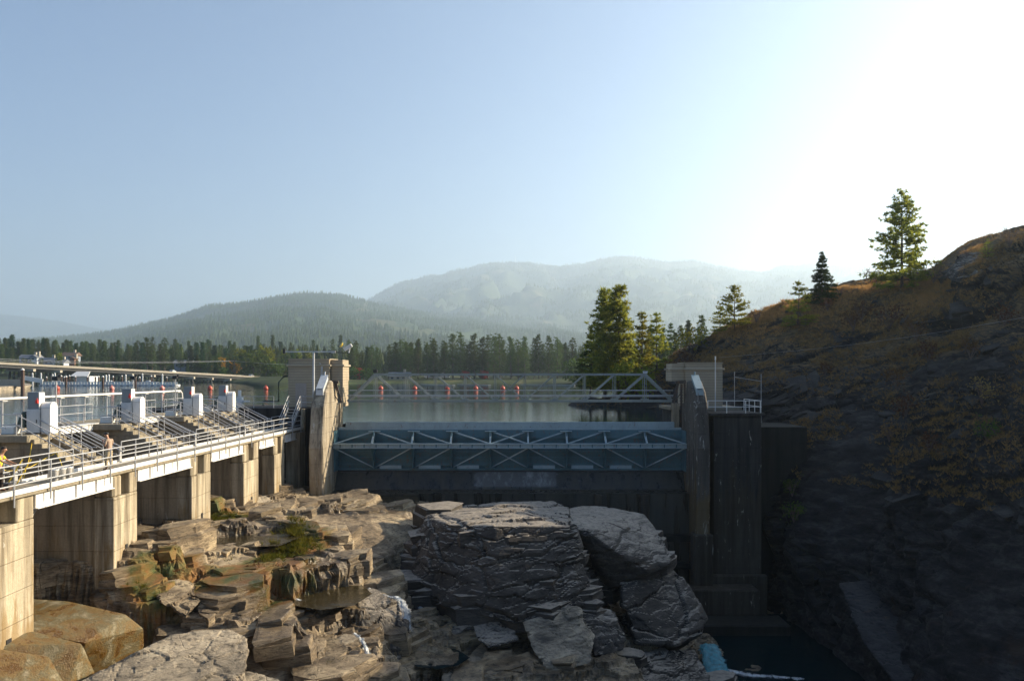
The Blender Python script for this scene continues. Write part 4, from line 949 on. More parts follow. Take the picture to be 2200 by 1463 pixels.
# ---------------- footbridge truss ----------------
t = thing('footbridge', 'grey steel truss footbridge crossing above the main gate', 'footbridge', (0, 72.6, -2.5))
zb_, zt_ = -2.45, -.06; xsv = [U(700+q*.3636, 0, 72.4).x for q in (130, 290, 467, 645, 822, 1000, 1176, 1353, 1530, 1708, 1888, 2050)]
for yy in (72.3, 73.4):
    c = M['truss']
    MB().box((xsv[1]-.1, yy-.06, zt_-.1), (xsv[10]+.1, yy+.06, zt_+.1)).build('top_chord', c, t)
    MB().box((xsv[0], yy-.06, zb_-.1), (xsv[11], yy+.06, zb_+.08)).build('bottom_chord', c, t)
    for k in range(1, 11):
        for dx in (-.07, .07): MB().bar((xsv[k]+dx, yy, zb_), (xsv[k]+dx, yy, zt_), .045).build('vertical', c, t)
        MB().box((xsv[k]-.28, yy-.09, zb_-.1), (xsv[k]+.28, yy-.061, zb_+.22)).build('gusset', c, t)
    dg = [(0, 1, .18)]+[(k+1, k, .1) for k in range(1, 6)]+[(k, k+1, .1) for k in range(5, 10)]+[(11, 10, .18)]
    for lo, hi, wd in dg: MB().bar((xsv[lo], yy, zb_), (xsv[hi], yy, zt_), wd, wd).build('diagonal', c, t)
    for h in (.4, .95): MB().tube([(xsv[0], yy, zb_+h), (xsv[11], yy, zb_+h)], .03, 6).build('handrail', M['galv'], t)
MB().box((xsv[0], 72.37, zb_-.02), (xsv[11], 73.33, zb_+.03)).build('floor', M['truss'], t)
for k in range(1, 11): MB().bar((xsv[k], 72.3, zt_), (xsv[k], 73.4, zt_), .07).build('cross_beam', M['truss'], t)
MB().tube([(xsv[0], 72.15, zb_+.52), (xsv[11], 72.15, zb_+.52)], .045, 6).build('conduit', M['galv'], t)
b = MB(); b.box((xsv[1]-.15, 72.3, .1), (xsv[1]+.2, 72.6, .36)); b.tube([(xsv[1], 72.4, .04), (xsv[1], 72.4, .12)], .05); b.tube([(xsv[1]+.1, 72.4, .36), (xsv[1]+.1, 72.4, 1.1)], .015)
tag(b.build('floodlight', M['black']), 'black floodlight on the left end of the truss footbridge', 'floodlight')
b = MB(); b.box((xsv[10]-.18, 72.3, .04), (xsv[10]+.18, 72.6, .2)); b.box((xsv[10]-.22, 72.27, .2), (xsv[10]+.22, 72.63, .24))
tag(b.build('floodlight', M['lgrey']), 'grey floodlight box on the right end of the truss footbridge', 'floodlight')
tag(MB().tube([(xsv[10]+.4, 72.4, .05), (xsv[10]+1.0, 72.4, .42), (14.1, 72.4, .4)], .025, 6).build('cable', M['black']), 'cable from the footbridge end to the right gatehouse', 'cable')

# ---------------- camera mast on the left platform ----------------
t = thing('light_mast', 'tall galvanised mast with long cross arm and spotlight beside the tan gatehouse', 'mast', (-17.15, 69.3, ZP))
X, Y = -17.1, 69.3; zt_m = -(757-HY)/F*Y
MB().tube([(X, Y, ZP), (X, Y, zt_m)], .09, 10).build('pole', M['lgrey'], t)
xl, xr = U(613, 0, Y).x, U(742, 0, Y).x
MB().box((xl, Y-.04, zt_m), (xr-.9, Y+.04, zt_m+.1)).build('cross_arm', M['lgrey'], t)
MB().tube([(xr-.9, Y, zt_m+.02), (xr+.35, Y, zt_m-.06)], .035, 6).build('arm_end', M['black'], t)
MB().box((xl-.2, Y-.1, zt_m-.12), (xl+.0, Y+.1, zt_m+.3)).build('antenna_box', M['black'], t)
MB().box((xr-1.2, Y-.1, zt_m-.06), (xr-.85, Y+.1, zt_m+.12)).build('junction_box', M['galv'], t)
MB().tube([(X+.1, Y-.05, zt_m), (X+.6, Y-.06, zt_m-.18), (X+1.1, Y-.05, zt_m-.2), (xr-1.1, Y-.05, zt_m)], .02, 5).build('cable', M['black'], t)
sp = MB(); sp.tube([(xr+.3, Y, zt_m-.05), (xr+.38, Y, zt_m+.35)], .05, 8); sp.box((xr-.15, Y-.14, zt_m+.33), (xr+.6, Y+.14, zt_m+.62), Matrix.Rotation(R(-32), 3, 'Y'), Vector((xr+.3, Y, zt_m+.45))); sp.build('spotlight_housing', M['white'], t)
sp = MB(); sp.lathe((0, 0, 0), [(.02, -.06), (.14, -.05), (.24, .02), (.26, .06)], 16); rot = Matrix.Rotation(R(-58), 3, 'Y') @ Matrix.Rotation(R(25), 3, 'X'); sp.v = [tuple(rot @ Vector(v)+Vector((xr-.3, Y-.1, zt_m+.62))) for v in sp.v]
sp.build('reflector', M['yellow'], t)
# ---------------- small things on the walkway ----------------
def bucket(loc, lab):
    t = thing('bucket', lab, 'bucket', loc, 'white plastic buckets on the walkway'); x, y, z = loc
    MB().lathe(loc, [(.17, 0), (.195, .5), (.215, .51), (.215, .56), (.195, .56)], 16).build('tub', M['white'], t, smooth=True)
    MB().tube([(x+.2*math.cos(a), y, z+.5+.16*math.sin(a)) for a in np.linspace(0, math.pi, 9)], .008, 4).build('handle', M['black'], t); return t
def onw(px, py, dz=0): p = UZ(px, py, ZD); return p
bp_ = [(115, 1036), (131, 1033), (145, 1030)]
B0 = None
for k, (px, py) in enumerate(bp_):
    p = onw(px, py); l_ = ['leftmost white plastic bucket on the walkway', 'middle white plastic bucket of the three on the walkway', 'rightmost white plastic bucket, closest to the man'][k]
    loc = (-20.0, p.y, ZD)
    loc = ((px-CX)/F*p.y, p.y, ZD)
    if B0 is None: B0 = bucket(loc, l_)
    else: setg(copy_tree(B0, loc), l_)
# yellow step ladder lying against the inner rail
t = thing('yellow_ladder', 'yellow ladder leaning at the left edge of the walkway', 'ladder', UZ(20, 1045, ZD))
a = UZ(14, 1043, ZD); 
for dx in (0, .36):
    MB().bar(a+Vector((dx, .1*dx, 0)), a+Vector((dx+.45, .35, 1.05)), .09, .04).build('side_rail', M['yellow'], t)
for f in (.15, .45, .75): MB().bar(a+Vector((.45*f, .35*f, 1.05*f)), a+Vector((.45*f+.36, .35*f+.03, 1.05*f)), .05).build('rung', M['galv'], t)
# toolbox
p = UZ(8, 1052, ZD)
t = thing('tool_chest', 'low dark tool chest at the left edge of the walkway', 'tool chest', p)
MB().box((p.x-.9, p.y-.1, ZD), (p.x+.25, p.y+.35, ZD+.2)).build('case', M['rusty'], t, bevel=.02)
MB().box((p.x-.9, p.y-.1, ZD+.202), (p.x+.25, p.y+.35, ZD+.24)).build('lid', M['black'], t)
# yellow hose
hp = [UZ(0, 1005, -3.9), UZ(30, 1012, -3.95), UZ(60, 1003, -3.8), UZ(85, 994, -3.75), UZ(108, 978, -3.5)]
hp = [U(0, 1005, 35), U(15, 1012, 35.5), U(40, 1010, 36), U(66, 1003, 36.5), U(88, 990, 37.2), U(108, 979, 37.6), U(120, 973, 37.8), U(128, 985, 37.4), U(135, 1006, 37.2), U(150, 1024, 36.6), U(170, 1021, 37), U(200, 1012, 38)]
tag(MB().tube(hp, .018, 6).build('yellow_hose', M['yellow'], smooth=True), 'thin yellow hose draped over the steps and walkway', 'hose')
tag(MB().tube([U(69, 948, 38.6), U(66, 968, 38.2), U(62, 988, 38), U(57, 1002, 37.8), U(52, 1022, 37), U(47, 1040, 36.5)], .016, 5).build('yellow_hose', M['yellow'], smooth=True), 'yellow cord hanging down beside the nearest stairs', 'hose')
tag(MB().tube([U(86, 985, 36.2), U(82, 1005, 36), U(84, 1020, 35.8), U(78, 1033, 35.6), U(90, 1031, 35.9), U(95, 1036, 35.8), U(89, 1010, 36), U(86, 985, 36.2)], .01, 5).build('white_rope', M['white'], smooth=True), 'loose white rope hanging from the walkway rail', 'rope')

# ---------------- people ----------------
def skin(name, verts, edges, radii, mat, parent=None, sub=2, loc=None):
    me = bpy.data.meshes.new(name); me.from_pydata(verts, edges, []); me.materials.append(mat)
    o = bpy.data.objects.new(name, me); COL.objects.link(o)
    if parent is not None: o.parent = parent
    WL[o.name] = Vector((0, 0, 0))
    md = o.modifiers.new('skin', 'SKIN'); md.use_smooth_shade = True
    for i, r_ in enumerate(radii): me.skin_vertices[0].data[i].radius = (r_, r_) if not isinstance(r_, tuple) else r_
    me.skin_vertices[0].data[0].use_root = True
    s = o.modifiers.new('sub', 'SUBSURF'); s.levels = sub; s.render_levels = sub
    return o
M['skin'] = paint('tanned_skin', (.42, .22, .14), .55, .1); M['tee'] = paint('tan_shirt_cloth', (.42, .31, .23), .85, .15); M['hair'] = paint('dark_hair', (.03, .02, .015), .8, .1)
def camo():
    t = NT('desert_camouflage_cloth'); n = t.noise(t.mapv((9, 9, 7)), 1, 2, .5)
    t.col(t.ramp(n, [(.4, (.2, .14, .08)), (.47, (.42, .33, .2)), (.55, (.5, .41, .27))])); t.rough(.9); return t.m
M['camo'] = camo()
def person(loc, face, lab, arms, shirt, trousers, cap=None, lean=.04):
    """local frame: facing +X, Z up, 1.75 m"""
    V = []; E = []; Rr = []
    def v(x, y, z, r, par=None):
        V.append((x, y, z)); Rr.append(r)
        if par is not None: E.append((par, len(V)-1))
        return len(V)-1
    pel = v(0, 0, .93, (.15, .115)); wa = v(.01, 0, 1.08, (.135, .1), pel); ch = v(.015, 0, 1.3, (.16, .115), wa); nb = v(lean, 0, 1.46, .06, ch)
    nk = v(lean+.03, 0, 1.53, .055, nb); hd = v(lean+.075, 0, 1.63, (.078, .092), nk); tp = v(lean+.08, 0, 1.71, .065, hd); ns = v(lean+.18, 0, 1.6, .014, hd)
    for sg in (-1, 1): v(lean+.06, sg*.085, 1.62, .014, hd)
    feet = []
    for sg in (-1, 1):
        hp_ = v(0, sg*.095, .88, .085, pel); kn = v(.03+.03*sg, sg*.11, .49, .058, hp_); an = v(-.01+.05*sg, sg*.12, .09, .04, kn); v(.15+.05*sg, sg*.13, .035, .035, an)
        sh = v(.0, sg*.19, 1.41, .058, ch); el, wr = arms[0 if sg < 0 else 1]
        e_ = v(el[0], sg*el[1], el[2], .04, sh); w_ = v(wr[0], sg*wr[1], wr[2], .027, e_)
        d = (Vector(V[w_])-Vector(V[e_])).normalized(); side = Vector((0, 0, 1)) if abs(d.z) < .7 else Vector((1, 0, 0)); side = (side-d*side.dot(d)).normalized()
        pc = Vector(V[w_])+d*.05; pm = v(*pc, .028, w_)
        for q in range(4):
            b_ = pc+d*.035+side*(.03-.02*q); L = (.035, .042, .04, .03)[q]; f1 = v(*b_, .009, pm); c_ = b_+d*L-Vector((0, sg*.012, 0)); f2 = v(*c_, .0085, f1); v(*(c_+d*L*.5-Vector((0, sg*.02, 0))), .007, f2)
        th = pc+side*.035; f1 = v(*th, .01, pm); v(*(th+d*.035+side*.01), .009, f1)
    t = thing('person', lab, 'person', loc); t.rotation_euler = (0, 0, face)
    skin('body', V, E, Rr, M['skin'], t)
    S = [(0, 0, .96), (.01, 0, 1.08), (.015, 0, 1.3), (lean*.8, 0, 1.45)]; Er = [(0, 1), (1, 2), (2, 3)]; rr = [(.165, .13), (.15, .115), (.175, .13), .07]
    for sg, (el, wr) in zip((-1, 1), arms):
        S += [(0, sg*.2, 1.41), tuple(Vector((0, sg*.2, 1.41)).lerp(Vector((el[0], sg*el[1], el[2])), .85))]; Er += [(2, len(S)-2), (len(S)-2, len(S)-1)]; rr += [.072, .062]
    skin('shirt', S, Er, rr, shirt, t)
    S = [(0, 0, .99), (0, 0, .9)]; Er = [(0, 1)]; rr = [(.155, .12), (.165, .13)]
    for sg in (-1, 1):
        S += [(0, sg*.1, .82), (.03+.03*sg, sg*.11, .49), (-.01+.05*sg, sg*.12, .1)]; n_q = len(S); Er += [(1, n_q-3), (n_q-3, n_q-2), (n_q-2, n_q-1)]; rr += [.105, .082, .07]
    skin('trousers', S, Er, rr, trousers, t)
    for sg in (-1, 1): skin('boot', [(-.05+.05*sg, sg*.12, .05), (.06+.05*sg, sg*.125, .045), (.16+.05*sg, sg*.13, .035)], [(0, 1), (1, 2)], [.05, .048, .04], M['wood'], t)
    WLt = WL[t.name]
    if cap:
        m = MB(); m.sphere((lean+.07, 0, 1.69), .108, 14, 9, (1.05, .9, .62)); m.sphere((lean+.19, 0, 1.675), .07, 10, 6, (1.2, 1., .16))
        m.v = [tuple(Vector(q)+Vector(WLt)) for q in m.v]; m.build('cap', cap, t, smooth=True)
    else:
        m = MB(); m.sphere((lean+.06, 0, 1.69), .1, 14, 9, (1.0, .9, .8)); m.v = [tuple(Vector(q)+Vector(WLt)) for q in m.v]; m.build('hair', M['hair'], t, smooth=True)
    return t
# elbows / wrists (x, |y|, z) right then left
pm_ = person((-19.25, 38.4, ZD+.005), R(170), 'man in dark cap, tan t-shirt and camouflage trousers standing on the walkway', [((.02, .25, 1.14), (.24, .14, 1.3)), ((.04, .25, 1.13), (.26, .1, 1.34))], M['tee'], M['camo'], M['black'], .07)
pm_.scale = (1.03, 1.03, 1.03)
M['vest'] = paint('yellow_safety_vest', (.75, .72, .02), .8, .1)
person((-20.05, 31.4, ZD+.005), R(15), 'worker in yellow safety vest reaching for the railing at the left frame edge', [((.2, .3, 1.2), (.42, .3, 1.1)), ((.2, .25, 1.2), (.45, .2, 1.08))], M['vest'], M['hair'], None, .12)

# ---------------- lake things ----------------
def buoy(loc, lab, mat):
    t = thing('buoy', lab, 'buoy', loc, 'round buoys of the boom line'); x, y, z = loc
    MB().sphere((x, y, z+.4), .66, 18, 12).build('float', mat, t, smooth=True)
    MB().lathe((x, y, z+1.12), [(.12, 0), (.12, .14), (.05, .2)], 8).build('cap', mat, t); return t
bs = [(123, 834, 'orange buoy left of the dam\'s nearest hoist', 0), (240, 834, 'faded pink buoy beside the first lamp post', 1), (348, 834, 'faded pink buoy behind the second lamp post', 1), (451, 833, 'orange buoy above the farthest hoist', 0), (571, 834, 'orange buoy left of the tan gatehouse', 0),
      (818, 832, 'leftmost orange red buoy seen through the footbridge', 0), (891, 833, 'second orange red buoy from the left end of the footbridge', 0), (961, 834, 'orange red buoy third from the left behind the footbridge', 0), (1022, 833, 'orange red buoy behind the middle of the footbridge', 0), (1080, 832, 'orange red buoy left of the close pair', 0), (1110, 832, 'rightmost orange red buoy on the lake', 0)]
Bo = {}
for px, py, l_, f in bs:
    p = UZ(px, 837 if px < 700 else 837.5, WZ+.0); loc = tuple(p)
    if f not in Bo: Bo[f] = buoy(loc, l_, M['buoyp' if f else 'buoy'])
    else: setg(copy_tree(Bo[f], loc), l_)
for a, b, l_ in ((450, 571, 'left'), (571, 700, 'middle'), (745, 1110, 'right')):
    tag(MB().tube([UZ(a+(b-a)*k/8, 837.6+.6*math.sin(k*1.3), WZ+.1) for k in range(9)], .03, 5).build('boom_line', M['concdark']), f'{l_} length of floating boom rope linking the buoys', 'boom rope')
# long low floating log boom near far shore
for px0, px1, l_ in ((905, 975, 'left'), (985, 1052, 'middle'), (1120, 1235, 'right')):
    tag(MB().bar(UZ(px0, 826, WZ+.25), UZ(px1, 827.5, WZ+.25), 1.2, .28).build('floating_dock', M['grey']), f'{l_} low pale floating dock off the far beach', 'dock')
# white dock
Dk = 300.
t = thing('floating_dock', 'long white railed floating dock below the highway bridge', 'dock', U(215, 826, Dk))
def dx_(px): return (px-CX)/F*Dk
def dz_(py): return -(py-HY)/F*Dk
MB().box((dx_(84), Dk, WZ-.1), (dx_(379), Dk+3.5, WZ+.45)).build('deck', M['lgrey'], t)
m = MB(); xk = dx_(86)
while xk < dx_(378): m.box((xk, Dk+.02, WZ+.45), (xk+.9, Dk+.1, WZ+1.35)); xk += 1.12
m.build('railing_panels', M['white'], t); MB().box((dx_(84), Dk, WZ+1.4), (dx_(340), Dk+.12, WZ+1.55)).build('rail', M['white'], t)
m = MB(); xk = dx_(86); 
while xk < dx_(378): m.box((xk, Dk-.06, WZ-.1), (xk+1.0, Dk-.01, WZ+.12)); xk += 2.3
m.build('floats', M['black'], t)
r_ = MB(); r_.bar((dx_(53), Dk, dz_(812)), (dx_(92), Dk, dz_(819)), .3, 1.6); r_.bar((dx_(53), Dk-.2, dz_(809)), (dx_(92), Dk-.2, dz_(816.5)), .15); r_.build('gangway', M['white'], t)
def piling(px, top, D, mat, lab, r=.35, bot=WZ-.6):
    p = U(px, top, D); t = thing('piling', lab, 'piling', (p.x, D, bot), 'dock pilings')
    MB().tube([(p.x, D, bot), (p.x, D, p.z)], r, 8).build('post', mat, t); MB().lathe((p.x, D, p.z), [(r*1.1, 0), (r*1.1, .1), (.05, .55)], 8).build('cone_cap', M['white'], t); return t
piling(48.5, 795, 222, M['wood'], 'tall dark piling with white cap at the corner of the stone bank', .5)
for px, l_ in ((142, 'first'), (221, 'second'), (291, 'third')): piling(px, 810, Dk-1.2, M['wood'], f'{l_} brown piling standing in front of the white dock railing', .42)
rng = random.Random(4); cnt = 0
for px in (70, 88, 100, 113, 118, 125, 132, 138, 149, 162, 176, 188, 194, 205, 212, 228, 234, 243, 262, 270, 286, 300, 306, 325, 349, 358):
    wht = rng.random() < .4; cnt += 1
    piling(px, rng.uniform(803, 809) if wht else rng.uniform(808, 812), 304+rng.uniform(2, 40), M['lgrey'] if wht else M['wood'], f'{"pale" if wht else "brown"} mooring piling behind the dock, number {cnt} from the left' if False else f'{"slim pale" if wht else "brown"} mooring piling behind the white dock', .3)
t = thing('boathouse', 'open boathouse with pale sloping roof behind the white dock', 'boathouse', U(173, 815, 325))
a, b = U(158, 798, 325), U(192, 808, 325)
m = MB(); m.prism([(a.x-1, b.z), (b.x, b.z), (b.x-1, a.z), (a.x, a.z)], 324, 324.3); m.v = [(v_[0], v_[1]+(v_[2]-b.z)*1.8, v_[2]) for v_ in m.v]; m.build('roof', M['white'], t)
MB().box((a.x-.3, 326, WZ), (b.x-.5, 334, b.z-.02)).build('wall', M['lgrey'], t)
rngb = random.Random(9)
def boat(px, D, L, lab, c):
    p = U(px, 0, D); x = p.x; t = thing('boat', lab, 'boat', (x, D, WZ), 'boats moored behind the dock')
    m = MB(); m.add([(x-L/2, D-1, WZ-.2), (x+L*.35, D-1, WZ-.2), (x+L/2+.4, D, WZ+.9), (x+L*.35, D+1, WZ-.2), (x-L/2, D+1, WZ-.2), (x-L/2, D-1.2, WZ+.75), (x+L*.3, D-1.2, WZ+.85), (x+L*.3, D+1.2, WZ+.85), (x-L/2, D+1.2, WZ+.75)],
      [(0, 1, 6, 5), (1, 2, 6), (2, 3, 7), (3, 4, 8, 7), (4, 0, 5, 8), (5, 6, 2, 7, 8), (0, 4, 3, 2, 1)]); m.build('hull', M['white'], t)
    MB().prism([(x-L*.25, WZ+.86), (x+L*.15, WZ+.86), (x+L*.02, WZ+1.7), (x-L*.22, WZ+1.75)], D-.8, D+.8).build('cabin', M[c], t)
boat(130, 318, 6, 'small white boat left of the boathouse', 'lgrey'); boat(240, 322, 6.5, 'white motor boat right of the boathouse', 'lgrey'); boat(275, 318, 5.5, 'white boat moored behind the middle pilings', 'grey'); boat(322, 330, 6, 'white boat moored near the end of the dock', 'lgrey')
# stone bank at the left edge
m = MB(); D0 = 217
bpnts = [(-60, 845), (0, 841), (25, 838), (45, 837), (58, 836), (62, 834), (55, 831), (40, 829), (-60, 827)]
base = [UZ(a, b, WZ) for a, b in bpnts]
vs = [(p.x, p.y, WZ-.3) for p in base]+[(p.x*.997+(-.6 if p.x > -140 else 0), p.y*1.004, WZ+1.1) for p in base]; n = len(base)
fs = [tuple(range(n, 2*n))]+[(i, (i+1) % n, n+(i+1) % n, n+i) for i in range(n)]
tag(MB().add(vs, fs).build('river_bank', M['rock2']), kind='structure', label='low stone edged bank at the left')
a, b = U(0, 813, 222), U(46, 829, 222)
t = thing('retaining_wall', 'low pale concrete wall on the stone bank by the dock ramp', 'wall', (a.x+3, 222, WZ))
MB().box((a.x-12, 222, WZ+.9), (b.x, 223, WZ+4.1-1.2)).build('wall', M['roadc'], t)

# ---------------- highway bridge ----------------
t = thing('highway_bridge', 'long low concrete highway bridge crossing the lake at the left', 'bridge', (-215, 480, WZ))
def bpt(px): 
    f = px/530.; D = 1/(1/335.+(1/432.-1/335.)*f); return D
def bz(px): return -(778+(806.5-778)*px/530.-HY)/F*bpt(px)
NB = 40; pxs = np.linspace(-260, 524, NB)
def strip(o0, o1, yo0, yo1, name, mat):
    m = MB(); vs = []; fs = []
    for px in pxs:
        D = bpt(px); x = (px-CX)/F*D; z = bz(px)
        vs += [(x+yo0, D, z+o0), (x+yo0, D, z+o1), (x+yo1, D, z+o1), (x+yo1, D, z+o0)]
    for i in range(NB-1):
        for k in range(4): fs.append((i*4+k, i*4+(k+1) % 4, i*4+4+(k+1) % 4, i*4+4+k))
    fs += [(0, 1, 2, 3), tuple((NB-1)*4+k for k in (3, 2, 1, 0))]
    m.add(vs, fs); return m.build(name, mat, t)
strip(-1.15, -.62, .5, 8.6, 'parapet', M['roadc']); strip(-.5, -.38, .45, .7, 'rail', M['roadc']); strip(-.2, -.02, .45, .75, 'rail', M['roadc'])
strip(-1.5, -1.151, .3, 10.4, 'deck', M['roadc']); strip(-2.7, -1.501, 1.0, 9.8, 'girder', M['roadd'])
for px in (18, 77, 133, 235, 283, 327, 370, 411, 450, 487):
    D = bpt(px); x = (px-CX)/F*D; z = bz(px)-2.7
    bt = MB().box((x-.6, D-.9, z-1.0), (x+11, D+.9, z-.002)).build('pier_cap', M['roadc'], t)
    m = MB()
    for q in range(6):
        xx = x+.8+q*1.8; m.tube([(xx+(q-2.5)*.35, D-.6, WZ-.5), (xx, D-.3, z-1)], .22, 6); m.tube([(xx+(q-2.5)*.35, D+.6, WZ-.5), (xx, D+.3, z-1)], .22, 6)
    for zz in (.3, .7): m.bar((x, D, z-1+(WZ-z)*zz), (x+10.5, D, z-1+(WZ-z)*(1-zz*.9)), .2)
    m.build('trestle', M['roadd'], t)
for px, lab, c in ((357, 'white car driving on the highway bridge', 'white'), (527, 'white van at the far end of the highway bridge', 'white')):
    D = bpt(px); x = (px-CX)/F*D+3.2; z = bz(px)-1.1; tc = thing('car', lab, 'car', (x, D, z))
    MB().prism([(D-2.3, z+.35), (D+2.3, z+.35), (D+2.3, z+1.0), (D+1.4, z+1.1), (D-2.2, z+1.1)], x-.9, x+.9, 'x').build('body', M[c], tc, bevel=.08)
    MB().prism([(D-2.0, z+1.1), (D+1.0, z+1.1), (D+.4, z+1.75), (D-1.6, z+1.75)], x-.8, x+.8, 'x').build('cabin', M['grey'], tc, bevel=.08)
    for q in (-1.5, 1.5):
        for sx in (-.9, .7): MB().tube([(x+sx, D+q, z+.34), (x+sx+.2, D+q, z+.34)], .34, 10).build('wheel', M['black'], tc)
# wires and poles
def wire(pts, lab): tag(MB().tube(pts, .06, 4).build('power_line', M['galv']), lab, 'power line')
pw = [U(503, 774, 430)]
t = thing('utility_pole', 'wooden utility pole on the far shore near the orange tree', 'utility pole', U(503, 806, 430)); MB().tube([U(503, 808, 430), U(503, 771, 430)], .2, 6).build('pole', M['bark'], t); MB().bar(U(500, 773, 430), U(507, 773, 430), .2).build('cross_arm', M['bark'], t)
for y0_, y1_, s_, l_ in ((760, 775, 9, 'upper'), (764, 776, 10, 'lower')):
    wire([U(-200+703*k/12, y0_+(y1_-y0_)*k/12+s_*math.sin(math.pi*k/12)**1, 300+130*k/12) for k in range(13)], f'{l_} long power line sagging over the highway bridge')
wire([U(503+130*k/8, 775+8*k/8+2*math.sin(math.pi*k/8), 430) for k in range(9)], 'power line running right from the far shore pole')
t = thing('utility_wire', 'thin wire crossing in front of the right hillside', 'wire', U(1560, 765, 72)); MB().tube([U(1545+655*k/12, 768-86*k/12+10*math.sin(math.pi*k/12), 69-25*k/12) for k in range(13)], .006, 4).build('strand', M['galv'], t)

# ---------------- houses across the lake ----------------
def house(px, py, D, w, h, dpt, wall, roof, lab, gable='x'):
    py += 4 if px < 300 else 0; w *= .8; dpt *= .8; h *= .85
    p = U(px, py, D); x, z = p.x, p.z; t = thing('house', lab, 'house', (x, D, z), 'houses among the trees across the lake')
    MB().box((x-w/2, D, z-3), (x+w/2, D+dpt, z+h)).build('wall', wall, t)
    rf = MB(); e = .8
    if gable == 'x': rf.prism([(D-e, z+h-.1), (D+dpt+e, z+h-.1), (D+dpt/2, z+h+dpt*.33)], x-w/2-e, x+w/2+e, 'x')
    else: rf.prism([(x-w/2-e, z+h-.1), (x+w/2+e, z+h-.1), (x, z+h+w*.36)], D-e, D+dpt+e, 'y')
    rf.build('roof', roof, t)
    for k in range(max(2, int(w/3))):
        xx = x-w/2+1+k*3
        if xx+1.3 < x+w/2: MB().box((xx, D-.06, z+h*.45), (xx+1.3, D-.01, z+h*.8)).build('window', M['black'], t)
    MB().box((x+w*.2, D+dpt*.4, z+h), (x+w*.2+1.2, D+dpt*.4+1.2, z+h+dpt*.33+1.5)).build('chimney', M['roadc'], t)
    return t
rs = paint('grey_shingle_roof', (.16, .17, .19), .9, .3); rb = paint('brown_shingle_roof', (.16, .1, .07), .9, .3); wb = paint('blue_grey_house_wall', (.25, .29, .34), .8, .2); ww = paint('brick_house_wall', (.2, .1, .06), .8, .3)
house(60, 776, 480, 13, 3.5, 8, wb, rs, 'blue grey house with steep white gable among the trees'); house(72, 773, 478, 5, 3.0, 8, M['lgrey'], rs, 'white gabled house wing standing highest on the left', 'y')
house(100, 781, 470, 12, 3, 8, wb, rs, 'low grey roofed house just above the highway bridge'); house(125, 782, 468, 8, 2.4, 7, M['lgrey'], rs, 'small pale house right of the low grey one')
house(147, 772, 490, 10, 4, 8, wb, rb, 'dark blue house with wide brown roof'); house(155, 780, 480, 3.5, 4.5, 5, ww, rb, 'orange brick chimney house beside the dark blue house', 'y')
house(393, 793, 520, 14, 4.5, 8, wb, rs, 'grey two storey house by the shore near the bridge end'); house(412, 789, 515, 5, 3.5, 6, M['white'], M['white'], 'small bright white house by the shore', 'y')
house(857, 819, 425, 13, 3.2, 8, M['trim'], rs, 'tan park pavilion on the far lawn'); house(938, 819, 470, 16, 2.8, 8, M['lgrey'], rs, 'pale low park building behind the pine trunks')
# ---------------- boulders and slabs ----------------
def hull_rock(label, pts, mat='rock', amp=.5, L=.28, seed=1, name='boulder', cat='boulder', extra=(), disp=True, moss=0., wet=0., coarse=(3.0, 2.2, .75)):
    P = [tuple(U(*a)) for a in pts]+[tuple(a) for a in extra]
    bm = bmesh.new(); [bm.verts.new(p) for p in P]; bmesh.ops.convex_hull(bm, input=bm.verts)
    bmesh.ops.delete(bm, geom=[v for v in bm.verts if not v.link_faces], context='VERTS')
    bmesh.ops.triangulate(bm, faces=bm.faces)
    for _ in range(9):
        es = [e for e in bm.edges if e.calc_length() > L]
        if not es: break
        bmesh.ops.subdivide_edges(bm, edges=es, cuts=1); bmesh.ops.triangulate(bm, faces=[f for f in bm.faces if len(f.verts) > 3])
        if len(bm.verts) > 26000: break
    for _ in range(3 if disp else 1): bmesh.ops.smooth_vert(bm, verts=bm.verts, factor=.5, use_axis_x=True, use_axis_y=True, use_axis_z=True)
    bmesh.ops.recalc_face_normals(bm, faces=bm.faces)
    me = bpy.data.meshes.new(name); bm.to_mesh(me); bm.free()
    V = np.zeros(len(me.vertices)*3, dtype=np.float32); me.vertices.foreach_get('co', V); V = V.reshape(-1, 3).astype(float)
    if disp:
        n = mesh_normals(me); fl = np.clip(1.15-np.abs(n[:, 2])*1.0, .3, 1)
        V = V+n*(rockdisp(V, amp, seed, coarse)*fl)[:, None]; me.vertices.foreach_set('co', V.astype(np.float32).ravel()); me.update()
    setattr_f(me, 'moss', np.full(len(V), moss)); setattr_f(me, 'wet', np.full(len(V), wet))
    o = link_mesh(name, me, M[mat])
    return tag(o, label, cat, 'boulders and rock outcrops in the gorge' if cat == 'boulder' else None)
def apronmat():
    t = NT('algae_stained_wet_concrete'); n = t.noise(t.pos, 1.1, 6, .65, .5); f = t.noise(t.pos, 14, 5, .8); st_ = t.noise(t.mapv((4, 4, .4), (0, 0, R(30))), 1, 5, .6)
    c = t.ramp(n, [(.38, (.13, .06, .008)), (.48, (.2, .12, .03)), (.56, (.16, .13, .06)), (.66, (.36, .3, .19))]); c = t.mix(t.ramp(f, [(.3, .8), (.5, 0.)]), c, (.05, .035, .015)); c = t.mix(t.ramp(f, [(.62, 0.), (.7, .7)]), c, (.5, .45, .36))
    c = t.mix(t.ramp(st_, [(.55, 0.), (.7, .6)]), c, (.2, .1, .015)); t.col(c); t.rough(t.ramp(n, [(.4, .25), (.6, .7)])); t.bump(t.math('ADD', f, n), .9, .08); return t.m
M['apron'] = apronmat()
